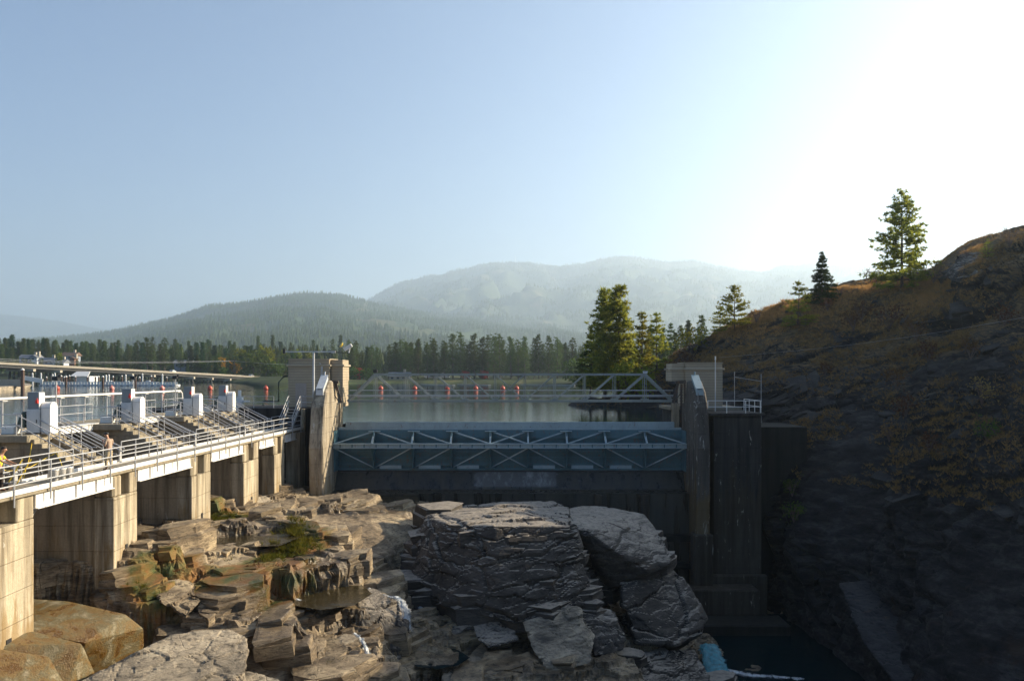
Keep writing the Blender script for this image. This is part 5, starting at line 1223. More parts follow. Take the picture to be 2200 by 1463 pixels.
hull_rock('largest flat topped layered dark boulder in the middle of the gorge', [(925,1103,58),(1000,1088,60),(1080,1078,61.5),(1180,1079,60.5),(1222,1090,58),(918,1112,54),(965,1124,50),(1060,1127,48.3),(1225,1128,49),(868,1262,50.0),(895,1180,53),(960,1305,46.6),(1100,1340,45.0),(1240,1295,46.5),(1285,1300,47.2),(925,1240,60),(1260,1230,61)], 'rockd', .95, .13, 11, coarse=(5.2, 3.8, 1.15))
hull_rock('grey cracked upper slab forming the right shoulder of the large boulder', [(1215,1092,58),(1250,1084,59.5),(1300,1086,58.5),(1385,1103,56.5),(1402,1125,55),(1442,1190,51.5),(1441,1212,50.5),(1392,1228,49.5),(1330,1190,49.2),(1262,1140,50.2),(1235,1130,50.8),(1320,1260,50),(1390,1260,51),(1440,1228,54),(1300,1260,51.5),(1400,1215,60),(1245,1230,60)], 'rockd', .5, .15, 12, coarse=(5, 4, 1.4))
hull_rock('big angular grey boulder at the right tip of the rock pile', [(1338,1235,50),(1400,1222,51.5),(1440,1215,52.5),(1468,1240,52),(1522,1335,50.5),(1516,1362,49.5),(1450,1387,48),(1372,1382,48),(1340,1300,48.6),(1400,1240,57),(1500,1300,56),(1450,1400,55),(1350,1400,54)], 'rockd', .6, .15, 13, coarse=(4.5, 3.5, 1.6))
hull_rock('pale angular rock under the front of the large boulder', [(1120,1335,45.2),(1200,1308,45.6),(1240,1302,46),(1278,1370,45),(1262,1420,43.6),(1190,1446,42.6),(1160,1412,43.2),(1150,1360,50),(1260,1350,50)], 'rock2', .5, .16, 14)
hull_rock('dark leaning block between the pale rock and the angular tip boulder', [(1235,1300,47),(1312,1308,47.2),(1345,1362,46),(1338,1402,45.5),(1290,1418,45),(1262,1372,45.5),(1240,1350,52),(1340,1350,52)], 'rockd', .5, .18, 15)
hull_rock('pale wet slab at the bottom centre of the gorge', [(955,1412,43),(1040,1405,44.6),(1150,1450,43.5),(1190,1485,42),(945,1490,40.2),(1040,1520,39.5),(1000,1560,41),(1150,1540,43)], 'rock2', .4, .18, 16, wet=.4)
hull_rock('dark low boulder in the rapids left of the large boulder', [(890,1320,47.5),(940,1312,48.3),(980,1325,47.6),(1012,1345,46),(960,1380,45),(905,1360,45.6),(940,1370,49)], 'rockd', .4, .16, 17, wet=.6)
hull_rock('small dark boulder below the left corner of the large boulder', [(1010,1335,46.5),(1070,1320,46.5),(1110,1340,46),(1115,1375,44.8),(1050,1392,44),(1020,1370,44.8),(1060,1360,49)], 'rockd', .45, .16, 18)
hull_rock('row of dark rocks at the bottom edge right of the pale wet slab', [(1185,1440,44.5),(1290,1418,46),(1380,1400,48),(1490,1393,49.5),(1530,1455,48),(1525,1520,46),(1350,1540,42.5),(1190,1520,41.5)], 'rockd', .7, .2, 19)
hull_rock('dark rock shelf between the concrete chute and the large boulder', [(850,1168,56.5),(930,1150,58.5),(1010,1150,59),(1010,1235,52.5),(900,1250,50),(850,1215,52),(870,1240,58)], 'rock', .7, .2, 20)
hull_rock('square dark block beside the left end of the large boulder', [(853,1122,60),(915,1118,61),(918,1145,58.5),(860,1150,58),(870,1150,61),(915,1140,62)], 'rockd', .2, .2, 21)
hull_rock('broad pale flat topped boulder in the lower left foreground', [(150,1475,29.6),(300,1398,31.6),(370,1362,33.4),(440,1352,34.4),(500,1350,34.9),(530,1362,34.7),(533,1400,33.6),(527,1442,32.5),(470,1470,31.6),(300,1520,29.6),(150,1560,29),(510,1530,32.6),(420,1450,36.5),(200,1460,34)], 'rock2', .42, .13, 22, coarse=(2.6, 1.6, .6))
hull_rock('low boulder behind the right end of the foreground boulder at the frame bottom', [(420,1475,33),(530,1440,34),(600,1455,34),(640,1490,33.5),(560,1540,32),(430,1540,31.5)], 'rock2', .35, .16, 23)
hull_rock('large slanting wet slab right of the foreground boulder', [(520,1350,38.4),(585,1330,40),(650,1340,40.6),(706,1372,39.6),(702,1405,38.6),(692,1475,37),(600,1500,35.6),(530,1500,35.4),(515,1400,37.2),(700,1480,39),(560,1400,40)], 'rock', .45, .15, 24, wet=.35)
hull_rock('small angular rock lying on top of the slanting wet slab', [(560,1325,40.3),(580,1300,41.2),(592,1300,41.2),(606,1322,40.4),(598,1334,40),(565,1338,40)], 'rock2', .15, .12, 25)
hull_rock('rounded sunlit boulder between the two small waterfalls', [(707,1378,39.8),(740,1358,40.8),(776,1362,40.8),(784,1400,39.8),(770,1430,39),(722,1424,38.7),(705,1400,39.2),(740,1430,41)], 'rock2', .3, .13, 26)
hull_rock('tall dark block with the waterfall pouring over its right side', [(762,1278,43.6),(800,1262,44.8),(858,1290,44.9),(872,1330,43.8),(866,1400,42.8),(862,1490,41),(795,1490,40),(772,1310,42.4),(800,1300,47),(860,1380,47)], 'rockd', .5, .15, 27, wet=.3)
hull_rock('sunlit square topped rock above the waterfall', [(795,1243,46.6),(850,1234,47.8),(868,1241,47.9),(878,1292,46.6),(872,1385,45.3),(835,1290,44.9),(795,1265,45.5),(850,1330,48)], 'rock', .35, .14, 28)
hull_rock('smooth grey boulder at the foot of the orange stained pier', [(522,1112,56.4),(543,1070,58.4),(570,1061,60),(592,1075,59.8),(592,1102,58.5),(588,1134,56),(538,1128,55.4),(560,1120,60)], 'rock2', .35, .16, 29)
hull_rock('folded rock outcrop under the narrow pier by the corner wall', [(588,1068,60.4),(625,1056,63.2),(655,1062,63.2),(664,1090,60.2),(655,1142,56.4),(608,1138,56.4),(596,1100,58.4),(630,1120,62)], 'rock', .6, .15, 30)
hull_rock('broad layered outcrop below the pointed left gate pier', [(658,1070,63),(700,1062,64.8),(752,1070,64.8),(760,1086,63.6),(738,1112,60.2),(718,1142,57.4),(662,1142,56.4),(700,1130,63)], 'rock', .65, .14, 31)
hull_rock('rough crumbly outcrop below the left part of the gate sill', [(758,1082,64),(800,1080,65.4),(872,1072,66.3),(896,1079,66),(896,1112,63.4),(830,1120,61),(772,1110,61.4),(830,1110,65)], 'rock', .6, .13, 32, coarse=(1.2, 1.0, .5))
hull_rock('jagged rock between the stream and the broad layered outcrop', [(625,1110,58),(660,1095,59.5),(675,1110,58.6),(676,1138,56.6),(640,1140,56.2),(650,1130,59)], 'rock2', .3, .13, 33)
hull_rock('upright tilted slab standing on the wet ledge', [(648,1218,45.8),(658,1214,46),(683,1270,44),(672,1274,43.8),(650,1240,44.8),(660,1262,46)], 'rock2', .1, .12, 34)
hull_rock('sunlit ledge of rock over the small pool in the middle', [(690,1195,48),(760,1185,49.6),(775,1215,47.4),(768,1240,45.8),(700,1232,45.8),(720,1220,49)], 'rock', .4, .13, 35)
hull_rock('overhanging flat slab above the dark crevice', [(360,1222,41.6),(470,1205,43.2),(472,1228,41.8),(450,1245,40.8),(372,1238,40.8),(420,1240,43)], 'rock2', .3, .13, 36)
hull_rock('long thin slab beside the shallow stream', [(455,1180,44.6),(545,1168,46.2),(558,1180,45.2),(520,1208,43),(450,1204,43),(500,1200,46)], 'rock2', .3, .13, 37)
hull_rock('layered block bridging the crevice below the plateau', [(330,1240,40),(420,1250,39.6),(425,1290,38.2),(400,1330,37),(350,1290,37.6),(330,1262,38.6),(380,1300,40)], 'rock', .5, .13, 39, moss=.15)
hull_rock('dark wedge rock right of the crevice with moss on its side', [(440,1240,41),(485,1250,41),(480,1330,38.6),(440,1340,38),(425,1290,38.4),(460,1300,41)], 'rock', .5, .13, 40, moss=.3)
hull_rock('upper folded concrete apron step beside the nearest piers', [(40,1283,37),(147,1290,35.8),(271,1318,34.9),(310,1349,35.3),(312,1388,36.0),(181,1380,32.6),(40,1352,32.6),(200,1446,34.0),(150,1446,33)], 'apron', .04, .25, 41, name='concrete_apron', cat='apron', disp=False, extra=((-22.5,36,-13.5),(-17,36,-13.5)))
hull_rock('middle orange stained concrete apron step', [(-60,1388,30.2),(0,1376,31.0),(70,1354,32.3),(178,1382,32.0),(208,1450,32.6),(150,1475,31.2),(-60,1480,30.2),(0,1430,30.4)], 'apron', .04, .25, 42, name='concrete_apron', cat='apron', disp=False, extra=((-20,33,-13),))
hull_rock('lowest concrete apron step at the bottom left corner', [(-60,1404,28.8),(0,1392,29.6),(107,1408,30.4),(146,1475,30.4),(100,1530,29),(-60,1530,28)], 'apron', .04, .25, 43, name='concrete_apron', cat='apron', disp=False)
hull_rock('rock outcrop standing on the hillside skyline at the right', [(2030,592,93),(2046,568,92),(2060,549,91),(2115,534,90),(2175,525,89),(2190,560,84),(2120,590,84),(2045,602,87),(2100,590,97),(2180,545,94)], 'rockd', .8, .35, 44)
# ledges on the steep faces of the big rocks
def ledges(o, n, s0, s1, seed, mat, ny=-.2):
    me = o.data; V = np.zeros(len(me.vertices)*3, dtype=np.float32); me.vertices.foreach_get('co', V); V = V.reshape(-1, 3).astype(float); N = mesh_normals(me); r_ = np.random.default_rng(seed)
    w_ = (N[:, 2] < .6)*(N[:, 1] < .3)*1.; w_ = w_/w_.sum(); ii = r_.choice(len(V), n, p=w_); sz = r_.uniform(s0, s1, n); tk = sz*r_.uniform(.14, .34, n)
    Vs, Fs = slabs(V[ii]-N[ii]*(sz*.24)[:, None], None, sz, tk, r_, np.array(Matrix.Rotation(R(4), 3, 'X') @ Matrix.Rotation(R(-4), 3, 'Y')), .2, .4, .05); link_mesh('ledges', np_mesh('ledges', Vs, Fs), M[mat], o)
for nm, n, s0, s1 in (('boulder', 60, 1.6, 5.2), ('boulder.001', 14, 1.5, 3.4), ('boulder.008', 30, .8, 2.4), ('boulder.009', 45, .8, 2.6), ('boulder.020', 22, .5, 1.8), ('boulder.019', 16, .5, 1.5), ('boulder.021', 26, .4, 1.2)):
    if n: ledges(bpy.data.objects[nm], n, s0, s1, n, 'rockd' if nm not in ('boulder.009', 'boulder.020', 'boulder.019', 'boulder.021') else 'rock')
# long slabs of the right gorge wall
for k, (p, l_) in enumerate(((
    [(1800,1250,57),(1900,1240,58),(2040,1420,48),(2060,1500,45),(1960,1520,45),(1850,1380,51),(1900,1350,58)], 'long dark sloping slab at the foot of the right cliff'),
   ([(1930,1210,58),(2010,1210,57),(2200,1420,46),(2230,1520,42),(2110,1500,43.5),(1990,1330,50.5),(2080,1330,57)], 'parallel dark slab next to the long sloping slab of the right cliff'))):
    hull_rock(l_, p, 'rockw', .6, .25, 50+k, coarse=(4, 2.6, 1.))

# ---------------- vegetation ----------------
rg = np.random.default_rng(7)
def tris_mesh(name, C_, Dv, Wd):
    """one triangle per blade: centre base C_, direction*length Dv, half width vector Wd"""
    n = len(C_); V = np.stack([C_-Wd, C_+Wd, C_+Dv], 1).reshape(-1, 3); return np_mesh(name, V, np.arange(n*3).reshape(n, 3))
def rand_dir(n, r_): d = r_.normal(size=(n, 3)); return d/np.linalg.norm(d, axis=1)[:, None]
def tufts(C0, r, n, r_, up=.25, wid=.16):
    """C0 (m,3) clump centres, r (m,) radius; n blades each"""
    m = len(C0); c = np.repeat(C0, n, 0); rr = np.repeat(r, n)[:, None]
    d = rand_dir(m*n, r_); d[:, 2] = d[:, 2]*.8+up; d /= np.linalg.norm(d, axis=1)[:, None]
    w_ = np.cross(d, rand_dir(m*n, r_)); w_ /= np.linalg.norm(w_, axis=1)[:, None]+1e-9
    return c+d*rr*.12*r_.random((m*n, 1)), d*rr*r_.uniform(.7, 1.2, (m*n, 1)), w_*rr*wid
def make_tree(name, label, cat, H, Rc, leaf, seed, style='pine', base=.12, loc=(0, 0, 0), group=None, dens=1., cl=None, blades=19, trunk_r=None):
    r_ = np.random.default_rng(seed); t = thing(name, label, cat, loc, group)
    tr = trunk_r or H*.017; m = MB()
    bend = r_.normal(0, .012*H, 2)
    def ax(f): return Vector((bend[0]*math.sin(f*2.2), bend[1]*math.sin(f*1.8), H*f))
    m.tube([ax(f) for f in (0, .15, .35, .55, .75, .92)], tr, 7, True, tr*.15)
    CC = []; RR = []; cl = cl or H*(.04 if style != 'fir' else .036)
    if style in ('pine', 'fir'):
        nl = int((20 if style == 'pine' else 26)*dens**.5*max(.7, min(1.3, H/12)))
        for k in range(nl):
            f = base+(1-base)*((k+r_.random()*.7)/nl); 
            prof = (1-((f-base)/(1-base)))**(.72 if style == 'pine' else 1.0)
            prof = prof*(.6+.4*min(1, (f-base)/.12+.2))
            nb = 5 if style == 'pine' else 7; a0 = r_.random()*6.28
            for b in range(nb):
                a = a0+b*6.283/nb+r_.normal(0, .25); L = Rc*prof*r_.uniform(.62, 1.12)+.02*H
                if style == 'pine' and r_.random() < .1: continue
                dz = (.28 if style == 'pine' else -.12)*L*(1 if f > .3 else .3)
                p0 = np.array(ax(f)); d = np.array([math.cos(a)*L, math.sin(a)*L, dz+(-.1*L if f < .35 else 0)])
                if L > .5 and k % 2 == 0 or style == 'pine': m.tube([p0, p0+d*.55+np.array([0, 0, -.03*L]), p0+d], tr*.22*prof+.012, 4, False, .008)
                nc = max(2, int(L/(cl*.55)*dens))
                for q in range(nc):
                    s = (.3 if style == 'pine' else .15)+(.75)*((q+r_.random())/nc)
                    j = r_.normal(0, cl*.45, 3)*np.array([1, 1, .6]); CC.append(p0+d*s+j); RR.append(cl*r_.uniform(.75, 1.25)*(1.1-.3*s))
        for q in range(5): CC.append(np.array(ax(.94+.015*q))); RR.append(cl*.55)
        up, wd = .35, (.13 if style == 'pine' else .17)
    else:  # round leafy tree
        n = int(170*dens)
        for q in range(n):
            d = rand_dir(1, r_)[0]*r_.random()**.35; CC.append(np.array([d[0]*Rc, d[1]*Rc, H*(.5+base/2)+d[2]*H*(.5-base/2)])+r_.normal(0, .05*H, 3)); RR.append(cl*1.2*r_.uniform(.7, 1.3))
            if q % 9 == 0: m.tube([ax(base+.2*r_.random()), CC[-1]], tr*.3, 4, False, .01)
        up, wd = .1, .35
    m.build('trunk', M['bark'], t)
    a, b, c_ = tufts(np.array(CC), np.array(RR), blades, r_, up, wd)
    off = np.array(loc); me = tris_mesh('crown', a, b, c_)
    o = link_mesh('crown', me, M[leaf], t); tmesh = t.children
    for ch in t.children:
        if ch.name.startswith('trunk'):    # built relative to the parent already
            for v in ch.data.vertices: v.co = v.co+Vector(loc)
    return t
def hill_hit(px, py, dmin=60):
    """point of the hillside seen at that pixel (nearest front sample)"""
    P = HS; ok = (P[:, 1] > dmin); u = CX+P[:, 0]/P[:, 1]*F; v = HY-P[:, 2]/P[:, 1]*F
    d = (u-px)**2+(v-py)**2+np.where(ok, 0, 1e9); c = np.where(d < 14**2)[0]
    if len(c) == 0: c = [int(np.argmin(d))]
    k = min(c, key=lambda i: P[i, 1]); return Vector(P[k])
def on_hill(px, py, top, style, leaf, Rf, lab, seed, dmin=60, name='pine_tree', dens=1., base=.12, far=0, **kw):
    p = hill_hit(px, py, dmin); H = (py-top)/F*p.y; p = p-Vector((0, 0, .25))
    return make_tree(name, lab, 'pine tree' if 'pine' in name or 'fir' in name else 'tree', H+.25, H*Rf*1.25, leaf, seed, style, base, tuple(p), 'trees on the right hillside', dens, **kw)
on_hill(1934, 607, 398, 'pine', 'pine', .3, 'tallest pine on the right hillside skyline, open branched', 1, dens=1.15, base=.04)
on_hill(1757, 640, 530, 'fir', 'fir', .34, 'dense dark conical fir on the right skyline', 2, name='fir_tree', base=.02, dens=1.2, blades=14)
on_hill(1705, 690, 592, 'pine', 'ygreen', .34, 'young pale green pine in front of the skyline, left of the dark fir', 3, base=.04)
on_hill(1571, 700, 600, 'pine', 'pine', .38, 'yellow green pine with visible trunk on the left end of the grassy crest', 4, base=.15)
on_hill(1541, 705, 640, 'pine', 'pine', .36, 'small yellowing pine just left of the pine with visible trunk', 5, base=.05)
on_hill(1487, 742, 684, 'round', 'ygreen', .5, 'bushy yellow green young pine low on the rocky slope', 6, base=.05, dens=.8)
on_hill(2120, 541, 500, 'pine', 'pine', .4, 'tiny sparse pine on the right skyline outcrop', 7, dens=.5)
def island_tree(px, pyb, top, D, Rf, lab, seed, style='pine', leaf='pine', **kw):
    p = U(px, pyb, D); return make_tree('pine_tree', lab, 'pine tree', (pyb-top)/F*D, (pyb-top)/F*D*Rf, leaf, seed, style, kw.pop('base', .1), tuple(p), 'pines on the rocky point', **kw)
island_tree(1300, 862, 620, 113, .215, 'big left pine of the close pair on the rocky point', 11, dens=1.15)
island_tree(1330, 860, 613, 111, .205, 'tallest pine of the close pair on the rocky point', 12, dens=1.2)
island_tree(1268, 850, 700, 118, .22, 'darker shorter pine left of the close pair', 13, leaf='fir')
island_tree(1378, 846, 672, 116, .2, 'slender pine just right of the close pair', 14)
island_tree(1412, 810, 672, 119, .24, 'bright pine between the slender pine and the rocky slope', 15)
island_tree(1345, 858, 770, 107, .5, 'low yellow green bush tree under the close pair of pines', 16, style='round', leaf='ygreen')
island_tree(1385, 862, 790, 105, .35, 'small bright yellow green tree behind the right end of the footbridge', 17, style='round', leaf='ygreen')
island_tree(1250, 838, 760, 121, .3, 'dark small pine at the left tip of the rocky point', 18, leaf='fir')
for k, (px, tp, D) in enumerate(((1440,696,190),(1425,705,220),(1462,700,240),(1478,690,260),(1508,682,230),(1452,715,170),(1500,706,200),(1395,700,210),(1352,715,230))):
    island_tree(px, 800, tp, D, .2, ('dark pine beyond the rocky slope, ' + ['right of the bright pine', 'behind the bright pine', 'left of the bushy young pine', 'behind the bushy young pine', 'just above the crest edge', 'shortest of its row', 'right of the bushy young pine', 'between the slender and bright pines', 'behind the close pair'][k]), 30+k, style='fir' if k % 2 else 'pine', leaf='pinefar', dens=.8)

# shrubs on the hillside
def shrub(px, py, h, lab, leaf, seed, dens=1.):
    p = hill_hit(px, py); r_ = np.random.default_rng(seed); H = h/F*p.y; t = thing('shrub', lab, 'shrub', tuple(p), 'shrubs on the right hillside'); m = MB(); CC = []
    for k in range(9):
        a = r_.random()*6.28; s = r_.uniform(.15, .5); q = p+Vector((math.cos(a)*s*H, math.sin(a)*s*H, H*r_.uniform(.65, 1))); mid = p.lerp(q, .5)+Vector((0, 0, .08*H))
        m.tube([p, mid, q], .035, 4, False, .015)
        for j in range(4):
            e = mid.lerp(q, r_.random())+Vector(r_.normal(0, .2*H, 3)); m.tube([mid.lerp(q, .3), e], .018, 3, False, .01); CC.append(e)
        CC.append(q)
    m.build('stems', M['twig'], t)
    if leaf:
        C_ = np.array([tuple(c-p) for c in CC for _ in range(int(3*dens))])+r_.normal(0, .1*H, (len(CC)*int(3*dens), 3))
        a, b, c = tufts(C_, np.full(len(C_), .06*H+.03), 6, r_, .1, .25); link_mesh('leaves', tris_mesh('leaves', a, b, c), M[leaf], t)
    return t
shr = [(1885,607,36,'leafy reddish shrub left of the tallest pine','oleaf'),(1998,597,42,'pale bare shrub right of the tallest pine','straw'),(2065,556,36,'bare twiggy shrub on the skyline outcrop',None),(2162,520,58,'tall bare twiggy shrub at the right end of the skyline',None),
  (1800,628,26,'small bare shrub right of the dark fir',None),(1618,685,30,'bare grey shrub right of the yellow green pine',None),(1862,600,34,'thin bare sapling left of the reddish shrub',None),(1460,782,34,'red brown shrub above the right gatehouse','oleaf'),(1475,800,30,'rusty shrub close behind the right gatehouse roof','oleaf'),(1432,800,30,'orange shrub at the foot of the bright pine','oleaf'),
  (1850,675,40,'rust coloured shrub on the slope below the grassy crest','oleaf'),(1900,700,46,'wide dark red shrub in the shaded slope','oleaf'),(1830,700,40,'brown shrub left of the wide dark red shrub','oleaf'),(1960,720,46,'dark rusty shrub right of the wide dark red shrub','oleaf'),(1985,770,42,'dark rusty shrub lower on the shaded slope','oleaf'),
  (1920,830,44,'orange tinged shrub in the middle of the shaded slope','oleaf'),(1935,890,44,'reddish shrub low on the shaded slope','oleaf'),(2080,760,46,'brown shrub on the shaded slope near the right frame edge','oleaf'),(2100,860,46,'yellow brown shrub near the right frame edge','straw'),(1765,795,26,'orange shrub on the cliff top edge','oleaf'),(2150,690,44,'dark brown shrub high on the slope at the right edge','oleaf'),
  (1720,690,22,'small orange shrub under the young pine','oleaf'),(1780,655,24,'small orange shrub on the lit crest','oleaf'),(1900,940,40,'pale twiggy shrub above the smooth rock face','straw'),(2000,960,40,'brown shrub above the smooth rock face','oleaf'),(2150,980,44,'olive shrub low at the right edge','gleaf'),(1700,1110,40,'dark green shrub in the recess beside the dam block','gleaf'),(1690,1060,34,'dark green shrub higher in the recess beside the dam block','gleaf')]
for k, (px, py, h, l_, lf) in enumerate(shr): shrub(px, py, h, l_, lf, 100+k, 1.6 if lf in ('oleaf', 'gleaf') else 1)
# dry grass over the hillside
n = 26000; wgt = np.clip(HN[:, 2]-.35, 0, 1)*(1/np.maximum(HS[:, 1], 30))*(HS[:, 1] > 45)*(fbm(HS*.22, 3, 55) > -.25)*(HS[:, 2] > -9)*np.where(HS[:, 2] < 1, .35, 1.); wgt = wgt/wgt.sum()
idx = rg.choice(len(HS), n, p=wgt); C0 = HS[idx]+rg.normal(0, .12, (n, 3))*np.array([1, 1, 0])
a, b, c = tufts(C0, rg.uniform(.2, .5, n), 6, rg, 1.1, .05)
tag(link_mesh('dry_grass', tris_mesh('dry_grass', a, b, c), M['straw']), 'tufts of dry golden grass over the right hillside', 'grass', kind='stuff')
G3 = HS.reshape(NU, NV, 3); iu = np.where((SU > 1.9) & (SU < 7.2))[0]; iv = np.where((SV > 4.1) & (SV < 5.12))[0]; n = 17000
uu = rg.choice(iu, n); vw = (SV[iv]-4.05)**1.5; v_ = rg.choice(iv, n, p=vw/vw.sum()); C0 = G3[uu, v_]+rg.normal(0, .12, (n, 3))*np.array([1, 1, 0]); kp = fbm(C0*.3, 3, 57) > -.35; C0 = C0[kp]
a, b, c = tufts(C0, rg.uniform(.2, .55, len(C0)), 6, rg, 1.2, .045)
tag(link_mesh('crest_grass', tris_mesh('crest_grass', a, b, c), M['gold']), 'bright golden dry grass along the sunlit crest of the hillside', 'grass', kind='stuff')
# gorge grass and moss
def gorge_grass(lab, spots, mat, rad, n, hmin, hmax, seed):
    r_ = np.random.default_rng(seed); C_ = []
    for px, py, z in spots:
        p = UZ(px, py, z)
        for _ in range(n): C_.append((p.x+r_.normal(0, rad), p.y+r_.normal(0, rad)))
    C_ = np.array(C_); ii = ((C_[:, 1]-gy[0])/GS).astype(int).clip(0, len(gy)-1)*len(gx)+((C_[:, 0]-gx[0])/GS).astype(int).clip(0, len(gx)-1)
    P = RB[ii]; P = P+r_.normal(0, .04, P.shape)+np.array([0, 0, .14]); a, b, c = tufts(P, r_.uniform(hmin, hmax, len(P)), 9, r_, .9, .045)
    tag(link_mesh('gorge_grass', tris_mesh('gorge_grass', a, b, c), M[mat]), lab, 'grass', kind='stuff')
gorge_grass('green grass on the ledge above the orange mossy wall', [(640,1150,-9.8),(645,1175,-10.2),(630,1200,-10.5),(600,1215,-10.7),(585,1235,-10.9),(655,1190,-10.5)], 'ggrass', .42, 90, .2, .5, 1)
gorge_grass('yellow green grass tufts by the pier foot', [(468,1104,-9.3),(500,1112,-9.4),(475,1112,-9.4)], 'ggrass', .35, 70, .15, .4, 2)
gorge_grass('rusty orange moss and grass along the dripping ledge', [(560,1270,-11.3),(520,1300,-12),(590,1290,-11.8),(490,1260,-10.9),(550,1240,-10.9),(345,1300,-11.3),(390,1240,-10.2)], 'oleaf', .45, 60, .08, .22, 3)
gorge_grass('green tufts growing on the wet lower rocks', [(555,1315,-12.2),(480,1270,-11),(500,1240,-10.8),(700,1440,-13.8),(310,1330,-11.6)], 'ggrass', .25, 40, .1, .3, 4)

# ---------------- far shore trees ----------------
protos = []
def far_proto(style, leaf, H, R_, seed, **kw): return dict(style=style, leaf=leaf, H=H, R=R_, seed=seed, kw=kw, o=None)
PR = [far_proto('pine', 'pinefar', 25, 4.6, 201, base=.16), far_proto('pine', 'pinefar', 25, 4.0, 202, base=.22), far_proto('fir', 'pinefar', 25, 4.4, 203, base=.08), far_proto('pine', 'pinefar', 25, 5.0, 204, base=.12), far_proto('fir', 'fir', 25, 4.2, 205, base=.05),
      far_proto('round', 'gleaf', 12, 5.5, 206, base=.1), far_proto('round', 'yleaf', 12, 5.5, 207, base=.1), far_proto('round', 'rleaf', 8, 4, 208, base=.1), far_proto('round', 'ygreen', 16, 3.2, 209, base=.05)]
def far_tree(k, px, pyb, top, D, lab, group, name='pine_tree', cat='pine tree'):
    p = U(px, pyb, D); H = (pyb-top)/F*D; q = PR[k]
    if q['o'] is None:
        q['o'] = make_tree(name, lab, cat, q['H'], q['R'], q['leaf'], q['seed'], q['style'], q['kw'].get('base', .1), (0, 0, 0), group, .75, cl=q['H']*(.05 if q['style'] != 'round' else .075), blades=9, trunk_r=q['H']*.014); o = q['o']
    else: o = copy_tree(q['o'])
    o.name = name; o.location = p; s = H/q['H']; rr = frg.uniform(.88, 1.15); o.scale = (s*rr, s*rr, s); o.rotation_euler = (0, 0, frg.random()*6.28)
    o['label'] = lab; o['category'] = cat; o['group'] = group; return o
frg = random.Random(21)
skyl = [(755,750),(775,752),(795,742),(812,738),(835,736),(852,728),(862,726),(885,738),(900,728),(920,728),(936,732),(958,730),(975,722),(992,718),(1008,735),(1016,716),(1035,728),(1050,722),(1062,730),(1077,722),(1095,726),(1113,724),(1128,728),(1145,726),(1160,725),(1180,728),(1198,728),(1212,736),(1230,732),(1245,742)]
G1 = 'tall pines along the far lawn'
for k, (px, tp) in enumerate(skyl):
    far_tree(frg.choice([0, 1, 3, 3]), px+frg.uniform(-3, 3), 818, tp+frg.uniform(-6, 9), frg.uniform(425, 450), 'tall hazy pine in the row on the far lawn behind the footbridge', G1)
for k in range(16):
    far_tree(frg.choice([0, 2, 3]), frg.uniform(20, 180), frg.uniform(804, 810), frg.uniform(764, 782), frg.uniform(445, 465), 'conifer in front of the far houses at the left', 'conifers on the left far shore')
for k in range(44):
    px = frg.uniform(748, 1255); far_tree(frg.choice([0, 1, 3, 2]), px, 817, frg.uniform(732, 756), frg.uniform(455, 520), 'tall hazy pine in the row on the far lawn behind the footbridge', G1)
G2 = 'conifers on the left far shore'
for k in range(105):
    px = -30+650*(k+frg.random())/105; D = frg.uniform(480, 640); b = frg.uniform(797, 808) if px > 200 else frg.uniform(790, 800)
    tall = 64 if px < 450 else 58
    far_tree(frg.choice([0, 2, 4, 1, 3, 2]), px, b, b-frg.uniform(.65, 1.15)*tall*(1 if D < 560 else .9), D, 'hazy conifer in the thick wood on the left far shore', G2)
for k in range(44):
    px = -30+780*(k+frg.random())/44; D = frg.uniform(640, 820); b = frg.uniform(780, 792)
    far_tree(frg.choice([0, 2, 4, 2]), px, b, b-frg.uniform(44, 62), D, 'hazy conifer in the thick wood on the left far shore', G2)
for px, b, tp, k, D, l_ in ((545,820,752,5,436,'rounded green tree by the end of the highway bridge'),(568,812,742,8,470,'slim yellow green poplar standing above the shore'),(576,812,745,8,474,'second yellow green poplar touching the slim one'),(518,812,748,8,480,'dark green poplar left of the slim yellow green one'),
   (475,800,768,6,455,'golden yellow tree near the end of the highway bridge'),(462,803,782,6,452,'small golden tree left of the golden yellow tree'),(505,803,778,6,446,'small orange tree beside the utility pole'),(480,808,788,5,440,'pale willow like tree below the golden tree'),(430,802,775,5,450,'dark round tree left of the golden tree'),
   (610,790,752,8,520,'yellow green leafy tree left behind the tan gatehouse'),(635,790,750,8,522,'broad yellow green tree directly behind the light mast'),(660,792,753,8,518,'yellow green leafy tree right behind the light mast'),(128,788,757,8,470,'yellow green tree between the two far houses'),
   (772,820,790,7,424,'small red tree at the left end of the far lawn'),(1000,818,797,7,430,'small red tree under the tall pines'),(1040,818,796,7,432,'orange red tree under the tall pines, right one'),(757,822,788,5,418,'green rounded tree beside the red tree'),(788,822,790,5,420,'green rounded tree right of the red tree'),(590,822,775,5,440,'dark green bushy tree left of the tan gatehouse'),(1232,828,770,5,330,'dark rounded tree at the right end of the far lawn'),(1250,832,778,5,300,'dark rounded tree at the water near the rocky point')):
    far_tree(k, px, b, tp, D, l_, 'broadleaf trees on the far shore', 'autumn_tree' if k in (6, 7) else 'broadleaf_tree', 'tree')
for k in range(46):
    px = frg.uniform(395, 640); D = frg.uniform(440, 480); far_tree(frg.choice([0, 2, 4, 3]), px, 813+frg.uniform(-4, 6), frg.uniform(758, 785), D, 'conifer close to the waterline left of the tan gatehouse', 'conifers on the left far shore')
